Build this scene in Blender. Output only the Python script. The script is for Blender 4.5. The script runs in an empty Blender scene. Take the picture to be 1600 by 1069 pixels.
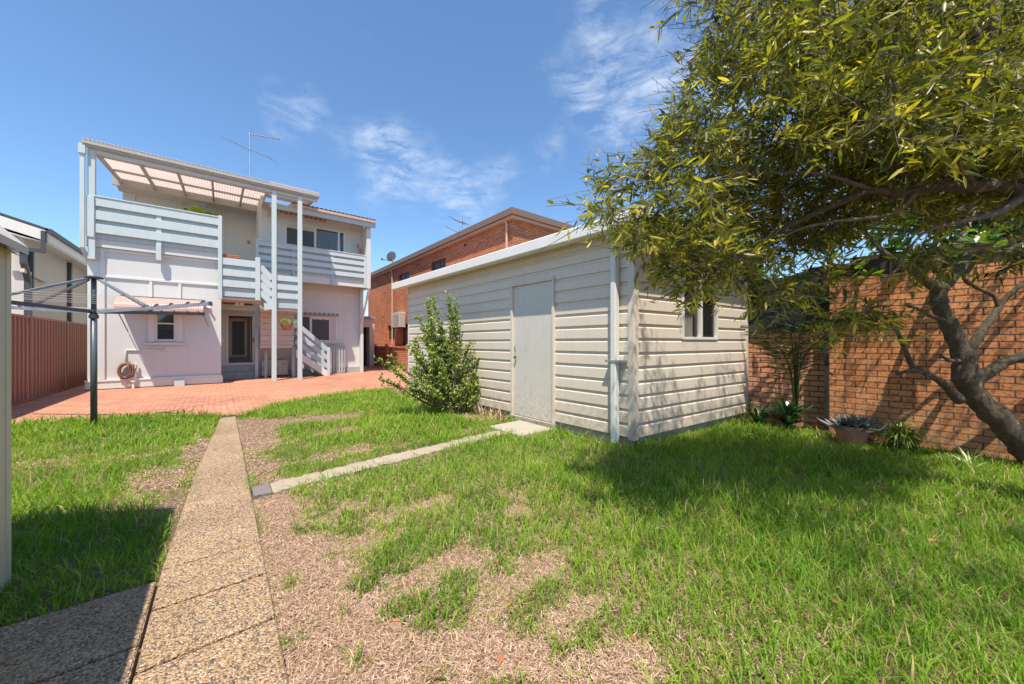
import bpy, math, random
import numpy as np
from mathutils import Vector
R = math.radians
S = bpy.context.scene
C = S.collection
random.seed(7)
rng = np.random.default_rng(11)

# ------------------------------------------------------------------ helpers
class MB:
    def __init__(s): s.v = []; s.f = []
    def add(s, vs, fs):
        n = len(s.v); s.v += [tuple(v) for v in vs]; s.f += [tuple(i + n for i in f) for f in fs]; return s
    def box(s, x0, x1, y0, y1, z0, z1):
        x0, x1 = min(x0, x1), max(x0, x1); y0, y1 = min(y0, y1), max(y0, y1); z0, z1 = min(z0, z1), max(z0, z1)
        return s.add([(x0,y0,z0),(x1,y0,z0),(x1,y1,z0),(x0,y1,z0),(x0,y0,z1),(x1,y0,z1),(x1,y1,z1),(x0,y1,z1)],
                     [(0,3,2,1),(4,5,6,7),(0,1,5,4),(1,2,6,5),(2,3,7,6),(3,0,4,7)])
    def prism(s, poly, ext):
        e = Vector(ext); n = len(poly); a = [Vector(p) for p in poly]; b = [p + e for p in a]
        return s.add(a + b, [tuple(range(n))[::-1], tuple(range(n, 2*n))] + [(i, (i+1) % n, n+(i+1) % n, n+i) for i in range(n)])
    def beam(s, p, q, w, h, up=(0,0,1)):
        p = Vector(p); q = Vector(q); d = (q-p).normalized(); u = Vector(up)
        sd = d.cross(u)
        if sd.length < 1e-4: sd = d.cross(Vector((1,0,0)))
        sd.normalize(); u = sd.cross(d).normalized()
        vs = [c + sd*a*w/2 + u*b*h/2 for c in (p, q) for a, b in ((-1,-1),(1,-1),(1,1),(-1,1))]
        return s.add(vs, [(0,3,2,1),(4,5,6,7),(0,1,5,4),(1,2,6,5),(2,3,7,6),(3,0,4,7)])
    def tube(s, pts, rad, n=8, caps=True):
        pts = [Vector(p) for p in pts]
        if not hasattr(rad, '__len__'): rad = [rad]*len(pts)
        vs = []; fs = []; a = None
        for i, p in enumerate(pts):
            d = (pts[min(i+1, len(pts)-1)] - pts[max(i-1, 0)])
            d = d.normalized() if d.length > 1e-9 else Vector((0,0,1))
            if a is None: a = d.orthogonal().normalized()
            else:
                a = a - d*a.dot(d)
                a = a.normalized() if a.length > 1e-6 else d.orthogonal().normalized()
            b = d.cross(a)
            for k in range(n):
                t = 2*math.pi*k/n; vs.append(p + (a*math.cos(t) + b*math.sin(t))*rad[i])
        for i in range(len(pts)-1):
            for k in range(n): fs.append((i*n+k, i*n+(k+1) % n, (i+1)*n+(k+1) % n, (i+1)*n+k))
        if caps: fs += [tuple(range(n))[::-1], tuple(range((len(pts)-1)*n, len(pts)*n))]
        return s.add(vs, fs)
    def lathe(s, c, prof, n=24):
        c = Vector(c); vs = []; fs = []
        for r, z in prof:
            for k in range(n):
                t = 2*math.pi*k/n; vs.append(c + Vector((r*math.cos(t), r*math.sin(t), z)))
        for i in range(len(prof)-1):
            for k in range(n): fs.append((i*n+k, i*n+(k+1) % n, (i+1)*n+(k+1) % n, (i+1)*n+k))
        return s.add(vs, fs)
    def torus(s, c, Rr, r, axis='Y', n=32, m=8, sx=1.0, sz=1.0):
        c = Vector(c); pts = []
        for k in range(n+1):
            t = 2*math.pi*k/n; a = Rr*math.cos(t)*sx; b = Rr*math.sin(t)*sz
            pts.append(c + (Vector((a, 0, b)) if axis == 'Y' else Vector((a, b, 0))))
        return s.tube(pts, r, m, caps=False)
    def grid(s, fn, nu, nv):
        vs = [fn(i/nu, j/nv) for i in range(nu+1) for j in range(nv+1)]
        return s.add(vs, [(i*(nv+1)+j, (i+1)*(nv+1)+j, (i+1)*(nv+1)+j+1, i*(nv+1)+j+1) for i in range(nu) for j in range(nv)])
    def xf(s, fn): s.v = [tuple(fn(Vector(v))) for v in s.v]; return s
    def build(s, name, m, parent=None, smooth=False, bevel=0):
        me = bpy.data.meshes.new(name); me.from_pydata(s.v, [], s.f); me.update()
        o = bpy.data.objects.new(name, me); C.objects.link(o); me.materials.append(m)
        if smooth: me.polygons.foreach_set('use_smooth', [True]*len(me.polygons))
        if parent is not None:
            o.parent = parent; o.matrix_parent_inverse = parent.matrix_world.inverted()
        if bevel:
            b = o.modifiers.new('bevel', 'BEVEL'); b.width = bevel; b.segments = 1; b.limit_method = 'ANGLE'
        return o
def tag(o, label, cat, group=None, kind=None):
    if label: o['label'] = label
    if cat: o['category'] = cat
    if group: o['group'] = group
    if kind: o['kind'] = kind
    return o
def empty(name, loc, label, cat, group=None):
    o = bpy.data.objects.new(name, None); C.objects.link(o); o.location = loc
    o.empty_display_size = .2
    o.matrix_world = __import__('mathutils').Matrix.Translation(loc)
    return tag(o, label, cat, group)
def dup(root, loc, label=None):
    r = root.copy(); C.objects.link(r); r.location = loc
    if label: r['label'] = label
    for ch in root.children:
        c = ch.copy(); C.objects.link(c); c.parent = r
        for g in ch.children:
            d = g.copy(); C.objects.link(d); d.parent = c
    return r
def struct(o): o['kind'] = 'structure'; return o
def stuff(o, label, cat): o['kind'] = 'stuff'; o['label'] = label; o['category'] = cat; return o
# pixel (of the 1600 px photograph) + distance along the view -> a point, used to lay out foliage
F, H0 = 560.0, 1.25
def at(px, py, d):
    u = (px-800)/F*d; v = -(py-534.5)/F*d
    return Vector((.7765*u + .6301*d, -.6301*u + .7765*d, H0 + v))

def np_mesh(name, V, faces, m, parent=None, attrs=None, smooth=False):
    """faces: list of (array of shape (n,k)); V (N,3)"""
    me = bpy.data.meshes.new(name)
    me.vertices.add(len(V)); me.vertices.foreach_set('co', np.ascontiguousarray(V, dtype=np.float32).ravel())
    idx = np.concatenate([f.ravel() for f in faces]).astype(np.int32)
    tot = np.concatenate([np.full(len(f), f.shape[1], dtype=np.int32) for f in faces])
    st = np.concatenate([[0], np.cumsum(tot)[:-1]]).astype(np.int32)
    me.loops.add(len(idx)); me.loops.foreach_set('vertex_index', idx)
    me.polygons.add(len(tot)); me.polygons.foreach_set('loop_start', st); me.polygons.foreach_set('loop_total', tot)
    if smooth: me.polygons.foreach_set('use_smooth', np.ones(len(tot), dtype=bool))
    me.update(calc_edges=True)
    for k, a in (attrs or {}).items():
        at_ = me.attributes.new(k, 'FLOAT', 'POINT'); at_.data.foreach_set('value', np.ascontiguousarray(a, dtype=np.float32))
    o = bpy.data.objects.new(name, me); C.objects.link(o); me.materials.append(m)
    if parent is not None:
        o.parent = parent; o.matrix_parent_inverse = parent.matrix_world.inverted()
    return o
def nrm(a): return a/np.maximum(np.linalg.norm(a, axis=1, keepdims=True), 1e-9)
def leaves(name, P, D, Wd, L, W, m, parent=None, fold=.25, droop=.0, rnd=None):
    """lens-shaped folded leaves. P base, D direction, Wd approx width direction"""
    n = len(P); D = nrm(D); Wd = nrm(np.cross(np.cross(D, Wd), D)); N = np.cross(D, Wd)
    L = L[:, None]; W = W[:, None]
    drop = np.array([0, 0, -1.0])[None]*L*droop
    b = P; t = P + D*L + drop
    l1 = P + D*L*.33 - Wd*W*.5 + N*W*fold + drop*.15; r1 = P + D*L*.33 + Wd*W*.5 + N*W*fold + drop*.15
    l2 = P + D*L*.7 - Wd*W*.38 + N*W*fold*.8 + drop*.5; r2 = P + D*L*.7 + Wd*W*.38 + N*W*fold*.8 + drop*.5
    V = np.stack([b, r1, r2, t, l2, l1], 1).reshape(-1, 3)
    base = (np.arange(n)*6)[:, None]
    f = np.concatenate([base + np.array([[0,1,2,3]]), base + np.array([[0,3,4,5]])])
    if rnd is None: rnd = rng.random(n)
    return np_mesh(name, V, [f], m, parent, {'rnd': np.repeat(rnd, 6)})
def blades(name, P, lean, az, L, W, m, parent=None, curl=.5, rnd=None, twist=None):
    n = len(P); dx = np.stack([np.cos(az), np.sin(az), np.zeros(n)], 1); up = np.array([[0,0,1.0]])
    ta = az + np.pi/2 + (twist if twist is not None else rng.normal(0, .5, n))
    side = np.stack([np.cos(ta), np.sin(ta), np.zeros(n)], 1)
    a1 = lean[:, None]; a2 = (lean + curl*rng.uniform(.3, 1.5, n))[:, None]; L = L[:, None]; W = W[:, None]
    m1 = P + (dx*np.sin(a1) + up*np.cos(a1))*L*.5
    t = m1 + (dx*np.sin(a2) + up*np.cos(a2))*L*.5
    V = np.stack([P - side*W*.4, P + side*W*.4, m1 + side*W*.5, t, m1 - side*W*.5], 1).reshape(-1, 3)
    b = (np.arange(n)*5)[:, None]
    if rnd is None: rnd = rng.random(n)
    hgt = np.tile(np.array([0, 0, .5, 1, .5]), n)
    return np_mesh(name, V, [b + np.array([[0,1,2,4]]), b + np.array([[4,2,3]])], m, parent, {'rnd': np.repeat(rnd, 5), 'hgt': hgt})

# ------------------------------------------------------------------ materials
def newmat(name):
    m = bpy.data.materials.new(name); m.use_nodes = True
    nt = m.node_tree; return m, nt, nt.nodes['Principled BSDF'], nt.nodes, nt.links
def noise(nt, vec, scale, detail=4, rough=.6):
    n = nt.nodes.new('ShaderNodeTexNoise'); n.inputs['Scale'].default_value = scale
    n.inputs['Detail'].default_value = detail; n.inputs['Roughness'].default_value = rough
    nt.links.new(vec, n.inputs['Vector']); return n
def ramp(nt, fac, stops):
    r = nt.nodes.new('ShaderNodeValToRGB'); e = r.color_ramp.elements
    while len(e) < len(stops): e.new(.5)
    for i, (p, c) in enumerate(stops): e[i].position = p; e[i].color = (*c, 1) if len(c) == 3 else c
    nt.links.new(fac, r.inputs['Fac']); return r
def mixc(nt, a, b, f, mode='MIX'):
    n = nt.nodes.new('ShaderNodeMix'); n.data_type = 'RGBA'; n.blend_type = mode
    for sock, val in ((n.inputs[6], a), (n.inputs[7], b), (n.inputs[0], f)):
        if hasattr(val, 'is_linked') or isinstance(val, bpy.types.NodeSocket): nt.links.new(val, sock)
        elif isinstance(val, tuple): sock.default_value = (*val, 1)
        else: sock.default_value = val
    return n.outputs[2]
def bump(nt, h, strength=.3, dist=.01, norm=None):
    b = nt.nodes.new('ShaderNodeBump'); b.inputs['Strength'].default_value = strength; b.inputs['Distance'].default_value = dist
    nt.links.new(h, b.inputs['Height'])
    if norm is not None: nt.links.new(norm, b.inputs['Normal'])
    return b.outputs[0]
def paint(name, col, rough=.55, var=.12, scale=1.2, streak=.08, bmp=.05, metal=0, grime=.0, grimecol=(.25,.2,.15)):
    m, nt, p, N, Lk = newmat(name)
    tc = N.new('ShaderNodeTexCoord').outputs['Object']
    n1 = noise(nt, tc, scale, 5)
    c = mixc(nt, tuple(x*(1-var) for x in col), tuple(min(1, x*(1+var*.7)) for x in col), n1.outputs['Fac'])
    mp = N.new('ShaderNodeMapping'); mp.inputs['Scale'].default_value = (9, 9, .7); Lk.new(tc, mp.inputs[0])
    n2 = noise(nt, mp.outputs[0], 1.5, 4)
    r2 = ramp(nt, n2.outputs['Fac'], [(.35, (1-streak*2,)*3), (.6, (1,)*3)])
    c = mixc(nt, c, r2.outputs[0], 1.0, 'MULTIPLY')
    if grime:
        n3 = noise(nt, tc, 3.2, 8, .75); r3 = ramp(nt, n3.outputs['Fac'], [(.52, (0,0,0)), (.75, (1,1,1))])
        g = N.new('ShaderNodeMath'); g.operation = 'MULTIPLY'; g.inputs[1].default_value = grime; Lk.new(r3.outputs[0], g.inputs[0])
        c = mixc(nt, c, grimecol, g.outputs[0])
    Lk.new(c, p.inputs['Base Color']); p.inputs['Roughness'].default_value = rough; p.inputs['Metallic'].default_value = metal
    if bmp:
        n4 = noise(nt, tc, 60, 3); Lk.new(bump(nt, n4.outputs['Fac'], bmp*4, .003), p.inputs['Normal'])
    return m
def splash(m):
    nt = m.node_tree; N = nt.nodes; Lk = nt.links; p = N['Principled BSDF']; src = p.inputs['Base Color'].links[0].from_socket
    tc = N.new('ShaderNodeTexCoord').outputs['Object']; sp = N.new('ShaderNodeSeparateXYZ'); Lk.new(tc, sp.inputs[0])
    mr = N.new('ShaderNodeMapRange'); mr.inputs[1].default_value = .08; mr.inputs[2].default_value = .75; mr.inputs[3].default_value = .75; mr.inputs[4].default_value = 0; Lk.new(sp.outputs[2], mr.inputs[0])
    nz = noise(nt, tc, 14, 9, .8); rr = ramp(nt, nz.outputs['Fac'], [(.42, (0,0,0)), (.62, (1,1,1))])
    mu = N.new('ShaderNodeMath'); mu.operation = 'MULTIPLY'; Lk.new(mr.outputs[0], mu.inputs[0]); Lk.new(rr.outputs[0], mu.inputs[1])
    Lk.new(mixc(nt, src, (.33,.25,.17), mu.outputs[0]), p.inputs['Base Color'])
def plain(name, col, rough=.5, metal=0):
    return paint(name, col, rough, .08, 4, .03, .03, metal)
def brickmat(name, bw, bh, c1, c2, mortar, msize=.008, rot=False, speck=0, flat=False, varscale=1.0, bmp=.6, speckcol=(.05,.03,.02), third=None):
    m, nt, p, N, Lk = newmat(name)
    tc = N.new('ShaderNodeTexCoord').outputs['Object']
    sp = N.new('ShaderNodeSeparateXYZ'); Lk.new(tc, sp.inputs[0])
    cb = N.new('ShaderNodeCombineXYZ')
    if flat:
        Lk.new(sp.outputs[0], cb.inputs[0]); Lk.new(sp.outputs[1], cb.inputs[1])
    else:
        ge = N.new('ShaderNodeNewGeometry'); sn = N.new('ShaderNodeSeparateXYZ'); Lk.new(ge.outputs['True Normal'], sn.inputs[0])
        ab = N.new('ShaderNodeMath'); ab.operation = 'ABSOLUTE'; Lk.new(sn.outputs[0], ab.inputs[0])
        gt = N.new('ShaderNodeMath'); gt.operation = 'GREATER_THAN'; gt.inputs[1].default_value = .6; Lk.new(ab.outputs[0], gt.inputs[0])
        mx = N.new('ShaderNodeMix'); Lk.new(gt.outputs[0], mx.inputs[0]); Lk.new(sp.outputs[0], mx.inputs[2]); Lk.new(sp.outputs[1], mx.inputs[3])
        Lk.new(mx.outputs[0], cb.inputs[0]); Lk.new(sp.outputs[2], cb.inputs[1])
    # slightly wavy edges
    nz = noise(nt, tc, 14, 2); sub = N.new('ShaderNodeVectorMath'); sub.operation = 'SUBTRACT'; sub.inputs[1].default_value = (.5,.5,.5)
    Lk.new(nz.outputs['Color'], sub.inputs[0]); sc = N.new('ShaderNodeVectorMath'); sc.operation = 'SCALE'; sc.inputs['Scale'].default_value = .006
    Lk.new(sub.outputs[0], sc.inputs[0]); ad = N.new('ShaderNodeVectorMath'); ad.operation = 'ADD'
    Lk.new(cb.outputs[0], ad.inputs[0]); Lk.new(sc.outputs[0], ad.inputs[1])
    b = N.new('ShaderNodeTexBrick'); b.offset = .5
    b.inputs['Scale'].default_value = 1; b.inputs['Brick Width'].default_value = bw; b.inputs['Row Height'].default_value = bh
    b.inputs['Mortar Size'].default_value = msize; b.inputs['Mortar Smooth'].default_value = .15; b.inputs['Bias'].default_value = 0
    b.inputs['Color1'].default_value = (*c1, 1); b.inputs['Color2'].default_value = (*c2, 1); b.inputs['Mortar'].default_value = (*mortar, 1)
    Lk.new(ad.outputs[0], b.inputs['Vector'])
    c = b.outputs['Color']
    nl = noise(nt, tc, .9*varscale, 4); rl = ramp(nt, nl.outputs['Fac'], [(.3, (.78,.78,.78)), (.7, (1.12,1.12,1.12))])
    c = mixc(nt, c, rl.outputs[0], 1.0, 'MULTIPLY')
    nm = noise(nt, tc, 22, 5, .7); rm = ramp(nt, nm.outputs['Fac'], [(.3, (.8,.8,.8)), (.65, (1.1,1.1,1.1))])
    c = mixc(nt, c, rm.outputs[0], 1.0, 'MULTIPLY')
    if speck:
        ns = noise(nt, tc, 38, 4, .75); rs = ramp(nt, ns.outputs['Fac'], [(.53, (0,0,0)), (.62, (1,1,1))])
        mu = N.new('ShaderNodeMath'); mu.operation = 'MULTIPLY'; mu.inputs[1].default_value = speck; Lk.new(rs.outputs[0], mu.inputs[0])
        c = mixc(nt, c, speckcol, mu.outputs[0])
    Lk.new(c, p.inputs['Base Color']); p.inputs['Roughness'].default_value = .85
    inv = N.new('ShaderNodeMath'); inv.operation = 'SUBTRACT'; inv.inputs[0].default_value = 1; Lk.new(b.outputs['Fac'], inv.inputs[1])
    hh = N.new('ShaderNodeMath'); hh.operation = 'ADD'; Lk.new(inv.outputs[0], hh.inputs[0])
    h2 = N.new('ShaderNodeMath'); h2.operation = 'MULTIPLY'; h2.inputs[1].default_value = .25; Lk.new(nm.outputs['Fac'], h2.inputs[0]); Lk.new(h2.outputs[0], hh.inputs[1])
    Lk.new(bump(nt, hh.outputs[0], bmp, .008), p.inputs['Normal'])
    return m
def leafmat(name, stops, rough=.45, trans=.35, attr='rnd', spec=.4, transcol=None, hgt=False):
    m, nt, p, N, Lk = newmat(name)
    a = N.new('ShaderNodeAttribute'); a.attribute_name = attr
    r = ramp(nt, a.outputs['Fac'], stops); c = r.outputs[0]
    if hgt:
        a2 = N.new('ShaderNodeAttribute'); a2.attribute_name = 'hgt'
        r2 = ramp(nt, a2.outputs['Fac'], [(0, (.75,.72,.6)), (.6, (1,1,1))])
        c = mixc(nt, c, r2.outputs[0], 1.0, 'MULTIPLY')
    Lk.new(c, p.inputs['Base Color']); p.inputs['Roughness'].default_value = rough
    p.inputs['Specular IOR Level'].default_value = spec
    if trans:
        t = N.new('ShaderNodeBsdfTranslucent'); tcx = mixc(nt, c, transcol or (1.0,1.25,.45), 1.0, 'MULTIPLY'); Lk.new(tcx, t.inputs['Color'])
        mx = N.new('ShaderNodeMixShader'); mx.inputs[0].default_value = trans
        Lk.new(p.outputs[0], mx.inputs[1]); Lk.new(t.outputs[0], mx.inputs[2])
        Lk.new(mx.outputs[0], nt.nodes['Material Output'].inputs[0])
    return m
def glassmat(name, col=(.02,.025,.03), rough=.05):
    m, nt, p, N, Lk = newmat(name); p.inputs['Base Color'].default_value = (*col, 1); p.inputs['Roughness'].default_value = rough
    p.inputs['Specular IOR Level'].default_value = .9
    return m
def barkmat(name, c1, c2, scale=18, patch=(.45,.42,.36), pth=.6):
    m, nt, p, N, Lk = newmat(name)
    tc = N.new('ShaderNodeTexCoord').outputs['Object']
    n1 = noise(nt, tc, scale, 8, .7); c = ramp(nt, n1.outputs['Fac'], [(.3, c1), (.7, c2)]).outputs[0]
    n2 = noise(nt, tc, 5, 4); r2 = ramp(nt, n2.outputs['Fac'], [(pth, (0,0,0)), (pth+.06, (1,1,1))])
    c = mixc(nt, c, patch, r2.outputs[0])
    Lk.new(c, p.inputs['Base Color']); p.inputs['Roughness'].default_value = .9
    mp = N.new('ShaderNodeMapping'); mp.inputs['Scale'].default_value = (1,1,.4); Lk.new(tc, mp.inputs[0])
    n3 = noise(nt, mp.outputs[0], 30, 8, .75); Lk.new(bump(nt, n3.outputs['Fac'], 1.0, .05), p.inputs['Normal'])
    return m
def corrmat(name, col, trans=.5):
    m, nt, p, N, Lk = newmat(name)
    tc = N.new('ShaderNodeTexCoord').outputs['Object']; n1 = noise(nt, tc, 2, 4)
    c = mixc(nt, tuple(x*.85 for x in col), col, n1.outputs['Fac'])
    Lk.new(c, p.inputs['Base Color']); p.inputs['Roughness'].default_value = .35
    t = N.new('ShaderNodeBsdfTranslucent'); Lk.new(c, t.inputs['Color']); mx = N.new('ShaderNodeMixShader'); mx.inputs[0].default_value = trans
    Lk.new(p.outputs[0], mx.inputs[1]); Lk.new(t.outputs[0], mx.inputs[2]); Lk.new(mx.outputs[0], nt.nodes['Material Output'].inputs[0])
    return m

M = {}
M['white'] = paint('white_wall_paint', (.60,.615,.59), .7, .05, .8, .012, .05, grime=.10, grimecol=(.45,.4,.38))
M['whitetrim'] = paint('white_trim_paint', (.65,.665,.635), .5, .06, 2, .02)
M['bluegrey'] = paint('pale_blue_trim_paint', (.51,.585,.59), .5, .07, 2, .03, grime=.15, grimecol=(.4,.42,.42))
M['bluegrey2'] = paint('pale_blue_board_paint', (.42,.50,.51), .55, .07, 2, .03, grime=.15, grimecol=(.35,.38,.4))
M['greytrim'] = paint('grey_step_paint', (.34,.39,.40), .6, .08, 2, .08)
M['cream'] = paint('cream_cladding', (.67,.595,.50), .5, .05, 1.0, .02, .03, grime=.10, grimecol=(.42,.35,.26))
M['creamtrim'] = paint('cream_trim', (.66,.585,.49), .5, .05, 2, .05)
M['gutterwhite'] = paint('white_gutter_metal', (.74,.73,.69), .4, .04, 2, .02, .02)
M['dooraqua'] = paint('weathered_door_paint', (.60,.575,.51), .55, .12, 1.6, .015, .05, grime=.8, grimecol=(.40,.45,.43))
M['pipe'] = paint('pale_downpipe', (.66,.67,.64), .45, .05, 2, .01, .02, grime=.05, grimecol=(.4,.4,.36))
M['concrete'] = paint('old_concrete', (.40,.36,.30), .9, .2, 5, .05, .4)
M['dark'] = plain('dark_interior', (.02,.018,.018), .7)
M['steel'] = plain('galvanised_steel', (.45,.46,.47), .4, .6)
M['hoist'] = paint('clothesline_grey_enamel', (.085,.105,.125), .4, .1, 3, .1, .03)
M['hoistlt'] = paint('clothesline_galvanised', (.26,.28,.32), .45, .1, 3, .1, .03)
M['wire'] = plain('cream_line_cord', (.62,.52,.45), .6)
M['glass'] = glassmat('window_glass')
M['glassgrey'] = plain('dark_screen', (.07,.062,.06), .45)
M['redbrick'] = brickmat('orange_red_brick', .23, .088, (.70,.26,.12), (.52,.18,.08), (.24,.11,.07), .013)
M['gardenbrick'] = brickmat('speckled_tan_brick', .205, .0745, (.74,.31,.11), (.54,.20,.07), (.12,.07,.045), .0075, speck=.8)
M['gardenbrick2'] = brickmat('old_red_brick', .205, .078, (.66,.29,.17), (.56,.27,.15), (.10,.06,.05), .009, speck=.3)
M['paving'] = brickmat('terracotta_paving_brick', .20, .098, (.60,.285,.175), (.45,.19,.115), (.25,.12,.08), .008, flat=True, varscale=.6, bmp=.3)
M['whitewall'] = paint('neighbour_render', (.62,.575,.52), .8, .04, 1, .03, .05)
M['charcoal'] = plain('charcoal_metal', (.07,.075,.08), .45, .2)
M['roofgrey'] = plain('grey_roof_sheet', (.32,.32,.33), .5, .2)
M['fence'] = paint('brown_red_metal_fence', (.27,.105,.068), .5, .07, 1.5, .02, .02)
M['shedgreen'] = paint('cream_green_shed_paint', (.56,.55,.42), .5, .06, 1, .05, .03)
M['yellowsoffit'] = plain('yellow_cream_soffit', (.55,.47,.26), .6)
M['fascia'] = plain('brown_fascia', (.20,.13,.095), .5)
M['fascialt'] = plain('tan_eave_trim', (.55,.38,.28), .6)
M['timber'] = paint('dark_brown_timber', (.045,.028,.02), .8, .3, 4, .2, .2)
M['shadecloth'] = paint('charcoal_shade_cloth', (.035,.037,.04), .9, .15, 6, .1, .5)
M['terracotta'] = paint('terracotta_pot', (.42,.20,.13), .8, .15, 5, .1, .1)
M['orange'] = paint('orange_plastic_planter', (.60,.20,.10), .6, .1, 4, .05)
M['hose'] = plain('brown_rubber_hose', (.25,.13,.085), .5)
M['hosey'] = plain('yellow_hose', (.55,.38,.12), .5)
M['pvc'] = plain('white_pvc', (.75,.74,.72), .4)
M['acwhite'] = paint('aircon_cream', (.55,.51,.47), .5, .05, 3, .05)
M['antenna'] = plain('weathered_aluminium', (.22,.22,.24), .4, .5)
M['pergola'] = corrmat('pink_polycarbonate', (.76,.62,.55), .52)
M['awning'] = corrmat('pink_awning_sheet', (.58,.36,.31), .0)
M['striped'] = plain('striped_valance', (.55,.30,.22), .7)
M['pergbeam'] = paint('pergola_timber_paint', (.40,.38,.34), .6, .08, 3, .03)
M['peach'] = paint('peach_soffit', (.58,.48,.42), .7, .06, 2, .03)
M['doorred'] = plain('red_brown_lobby', (.28,.12,.07), .7)
M['lobby'] = plain('lobby_wall', (.42,.34,.29), .7)
M['sandstone'] = paint('split_sandstone', (.40,.33,.255), .9, .25, 9, .04, .9)
M['purple'] = paint('purple_grey_paver', (.20,.165,.17), .8, .15, 8, .02, .4)
M['iron'] = plain('cast_grate', (.12,.12,.13), .6, .5)
M['soilpot'] = plain('potting_soil', (.05,.035,.025), .95)
def valstripe():
    m, nt, p, N, Lk = newmat('striped_canvas')
    tc = N.new('ShaderNodeTexCoord').outputs['Object']; w = N.new('ShaderNodeTexWave'); w.inputs['Scale'].default_value = 1.9
    w.bands_direction = 'X'; Lk.new(tc, w.inputs['Vector'])
    r = ramp(nt, w.outputs['Fac'], [(.45, (.60,.50,.40)), (.55, (.42,.15,.10))]); Lk.new(r.outputs[0], p.inputs['Base Color']); p.inputs['Roughness'].default_value = .8
    return m
M['stripe'] = valstripe()
for k_ in ('cream', 'creamtrim', 'dooraqua', 'gardenbrick', 'gardenbrick2'): splash(M[k_])
def pebble():
    m, nt, p, N, Lk = newmat('exposed_aggregate')
    tc = N.new('ShaderNodeTexCoord').outputs['Object']
    nz = noise(nt, tc, 60, 2); mpx = N.new('ShaderNodeVectorMath'); mpx.operation = 'SCALE'; mpx.inputs['Scale'].default_value = .006; Lk.new(nz.outputs['Color'], mpx.inputs[0])
    ad = N.new('ShaderNodeVectorMath'); ad.operation = 'ADD'; Lk.new(tc, ad.inputs[0]); Lk.new(mpx.outputs[0], ad.inputs[1])
    v = N.new('ShaderNodeTexVoronoi'); v.inputs['Scale'].default_value = 145; Lk.new(ad.outputs[0], v.inputs['Vector'])
    sp = N.new('ShaderNodeSeparateColor'); Lk.new(v.outputs['Color'], sp.inputs[0])
    r = ramp(nt, sp.outputs[0], [(0, (.13,.105,.09)), (.14, (.24,.18,.14)), (.30, (.50,.34,.19)), (.55, (.60,.42,.24)), (.78, (.40,.26,.165)), (.93, (.66,.56,.44))])
    r.color_ramp.interpolation = 'CONSTANT'
    e = ramp(nt, v.outputs['Distance'], [(.45, (1,1,1)), (.9, (.45,.4,.36))])
    c = mixc(nt, r.outputs[0], e.outputs[0], 1.0, 'MULTIPLY')
    nl = noise(nt, tc, 1.3, 6); rl = ramp(nt, nl.outputs['Fac'], [(.3, (.72,.69,.66)), (.7, (1.12,1.12,1.12))]); c = mixc(nt, c, rl.outputs[0], 1.0, 'MULTIPLY')
    Lk.new(c, p.inputs['Base Color']); p.inputs['Roughness'].default_value = .7
    iv = N.new('ShaderNodeMath'); iv.operation = 'SUBTRACT'; iv.inputs[0].default_value = 1; Lk.new(v.outputs['Distance'], iv.inputs[1])
    Lk.new(bump(nt, iv.outputs[0], .8, .008), p.inputs['Normal'])
    return m
M['pebble'] = pebble()
def soil():
    m, nt, p, N, Lk = newmat('dry_thatch_soil')
    tc = N.new('ShaderNodeTexCoord').outputs['Object']
    n1 = noise(nt, tc, 45, 8, .8); c = ramp(nt, n1.outputs['Fac'], [(.3, (.085,.055,.035)), (.5, (.25,.165,.105)), (.7, (.43,.30,.20))]).outputs[0]
    n2 = noise(nt, tc, 1.5, 4); rl = ramp(nt, n2.outputs['Fac'], [(.3, (.8,.78,.75)), (.7, (1.1,1.1,1.1))]); c = mixc(nt, c, rl.outputs[0], 1.0, 'MULTIPLY')
    Lk.new(c, p.inputs['Base Color']); p.inputs['Roughness'].default_value = .95
    Lk.new(bump(nt, n1.outputs['Fac'], 1, .02), p.inputs['Normal']); return m
M['soil'] = soil()
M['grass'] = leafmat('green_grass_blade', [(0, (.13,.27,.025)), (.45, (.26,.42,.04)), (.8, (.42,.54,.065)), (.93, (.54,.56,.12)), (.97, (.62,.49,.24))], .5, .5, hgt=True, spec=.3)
M['straw'] = leafmat('dry_grass_fibre', [(0, (.18,.11,.065)), (.35, (.43,.28,.19)), (.75, (.61,.43,.31)), (1, (.74,.57,.43))], .8, .1, spec=.1, transcol=(1,1,1))
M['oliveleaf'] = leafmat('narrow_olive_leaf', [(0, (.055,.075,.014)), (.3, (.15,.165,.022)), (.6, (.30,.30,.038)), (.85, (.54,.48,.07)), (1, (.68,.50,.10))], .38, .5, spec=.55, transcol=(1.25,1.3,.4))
M['broadleaf'] = leafmat('broad_glossy_leaf', [(0, (.04,.09,.02)), (.5, (.10,.19,.035)), (1, (.22,.36,.06))], .3, .35, spec=.6, transcol=(1.25,1.3,.5))
M['jade'] = leafmat('small_round_leaf', [(0, (.12,.18,.025)), (.5, (.27,.35,.06)), (1, (.50,.54,.16))], .35, .3, spec=.5)
M['palmleaf'] = leafmat('palm_leaf', [(0, (.05,.085,.02)), (1, (.13,.17,.045))], .5, .3)
M['bromleaf'] = leafmat('dark_strap_leaf', [(0, (.02,.06,.022)), (1, (.05,.12,.04))], .3, .2, spec=.6)
M['greyleaf'] = leafmat('grey_succulent_leaf', [(0, (.10,.13,.11)), (1, (.22,.26,.24))], .5, .1)
M['liriope'] = leafmat('liriope_leaf', [(0, (.13,.20,.03)), (.6, (.25,.32,.07)), (1, (.48,.48,.20))], .5, .3)
M['variegated'] = leafmat('variegated_leaf', [(0, (.25,.35,.08)), (.6, (.60,.62,.30)), (1, (.75,.75,.50))], .5, .3)
M['fernleaf'] = leafmat('lime_fern_leaf', [(0, (.30,.42,.04)), (1, (.55,.65,.08))], .5, .35)
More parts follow.
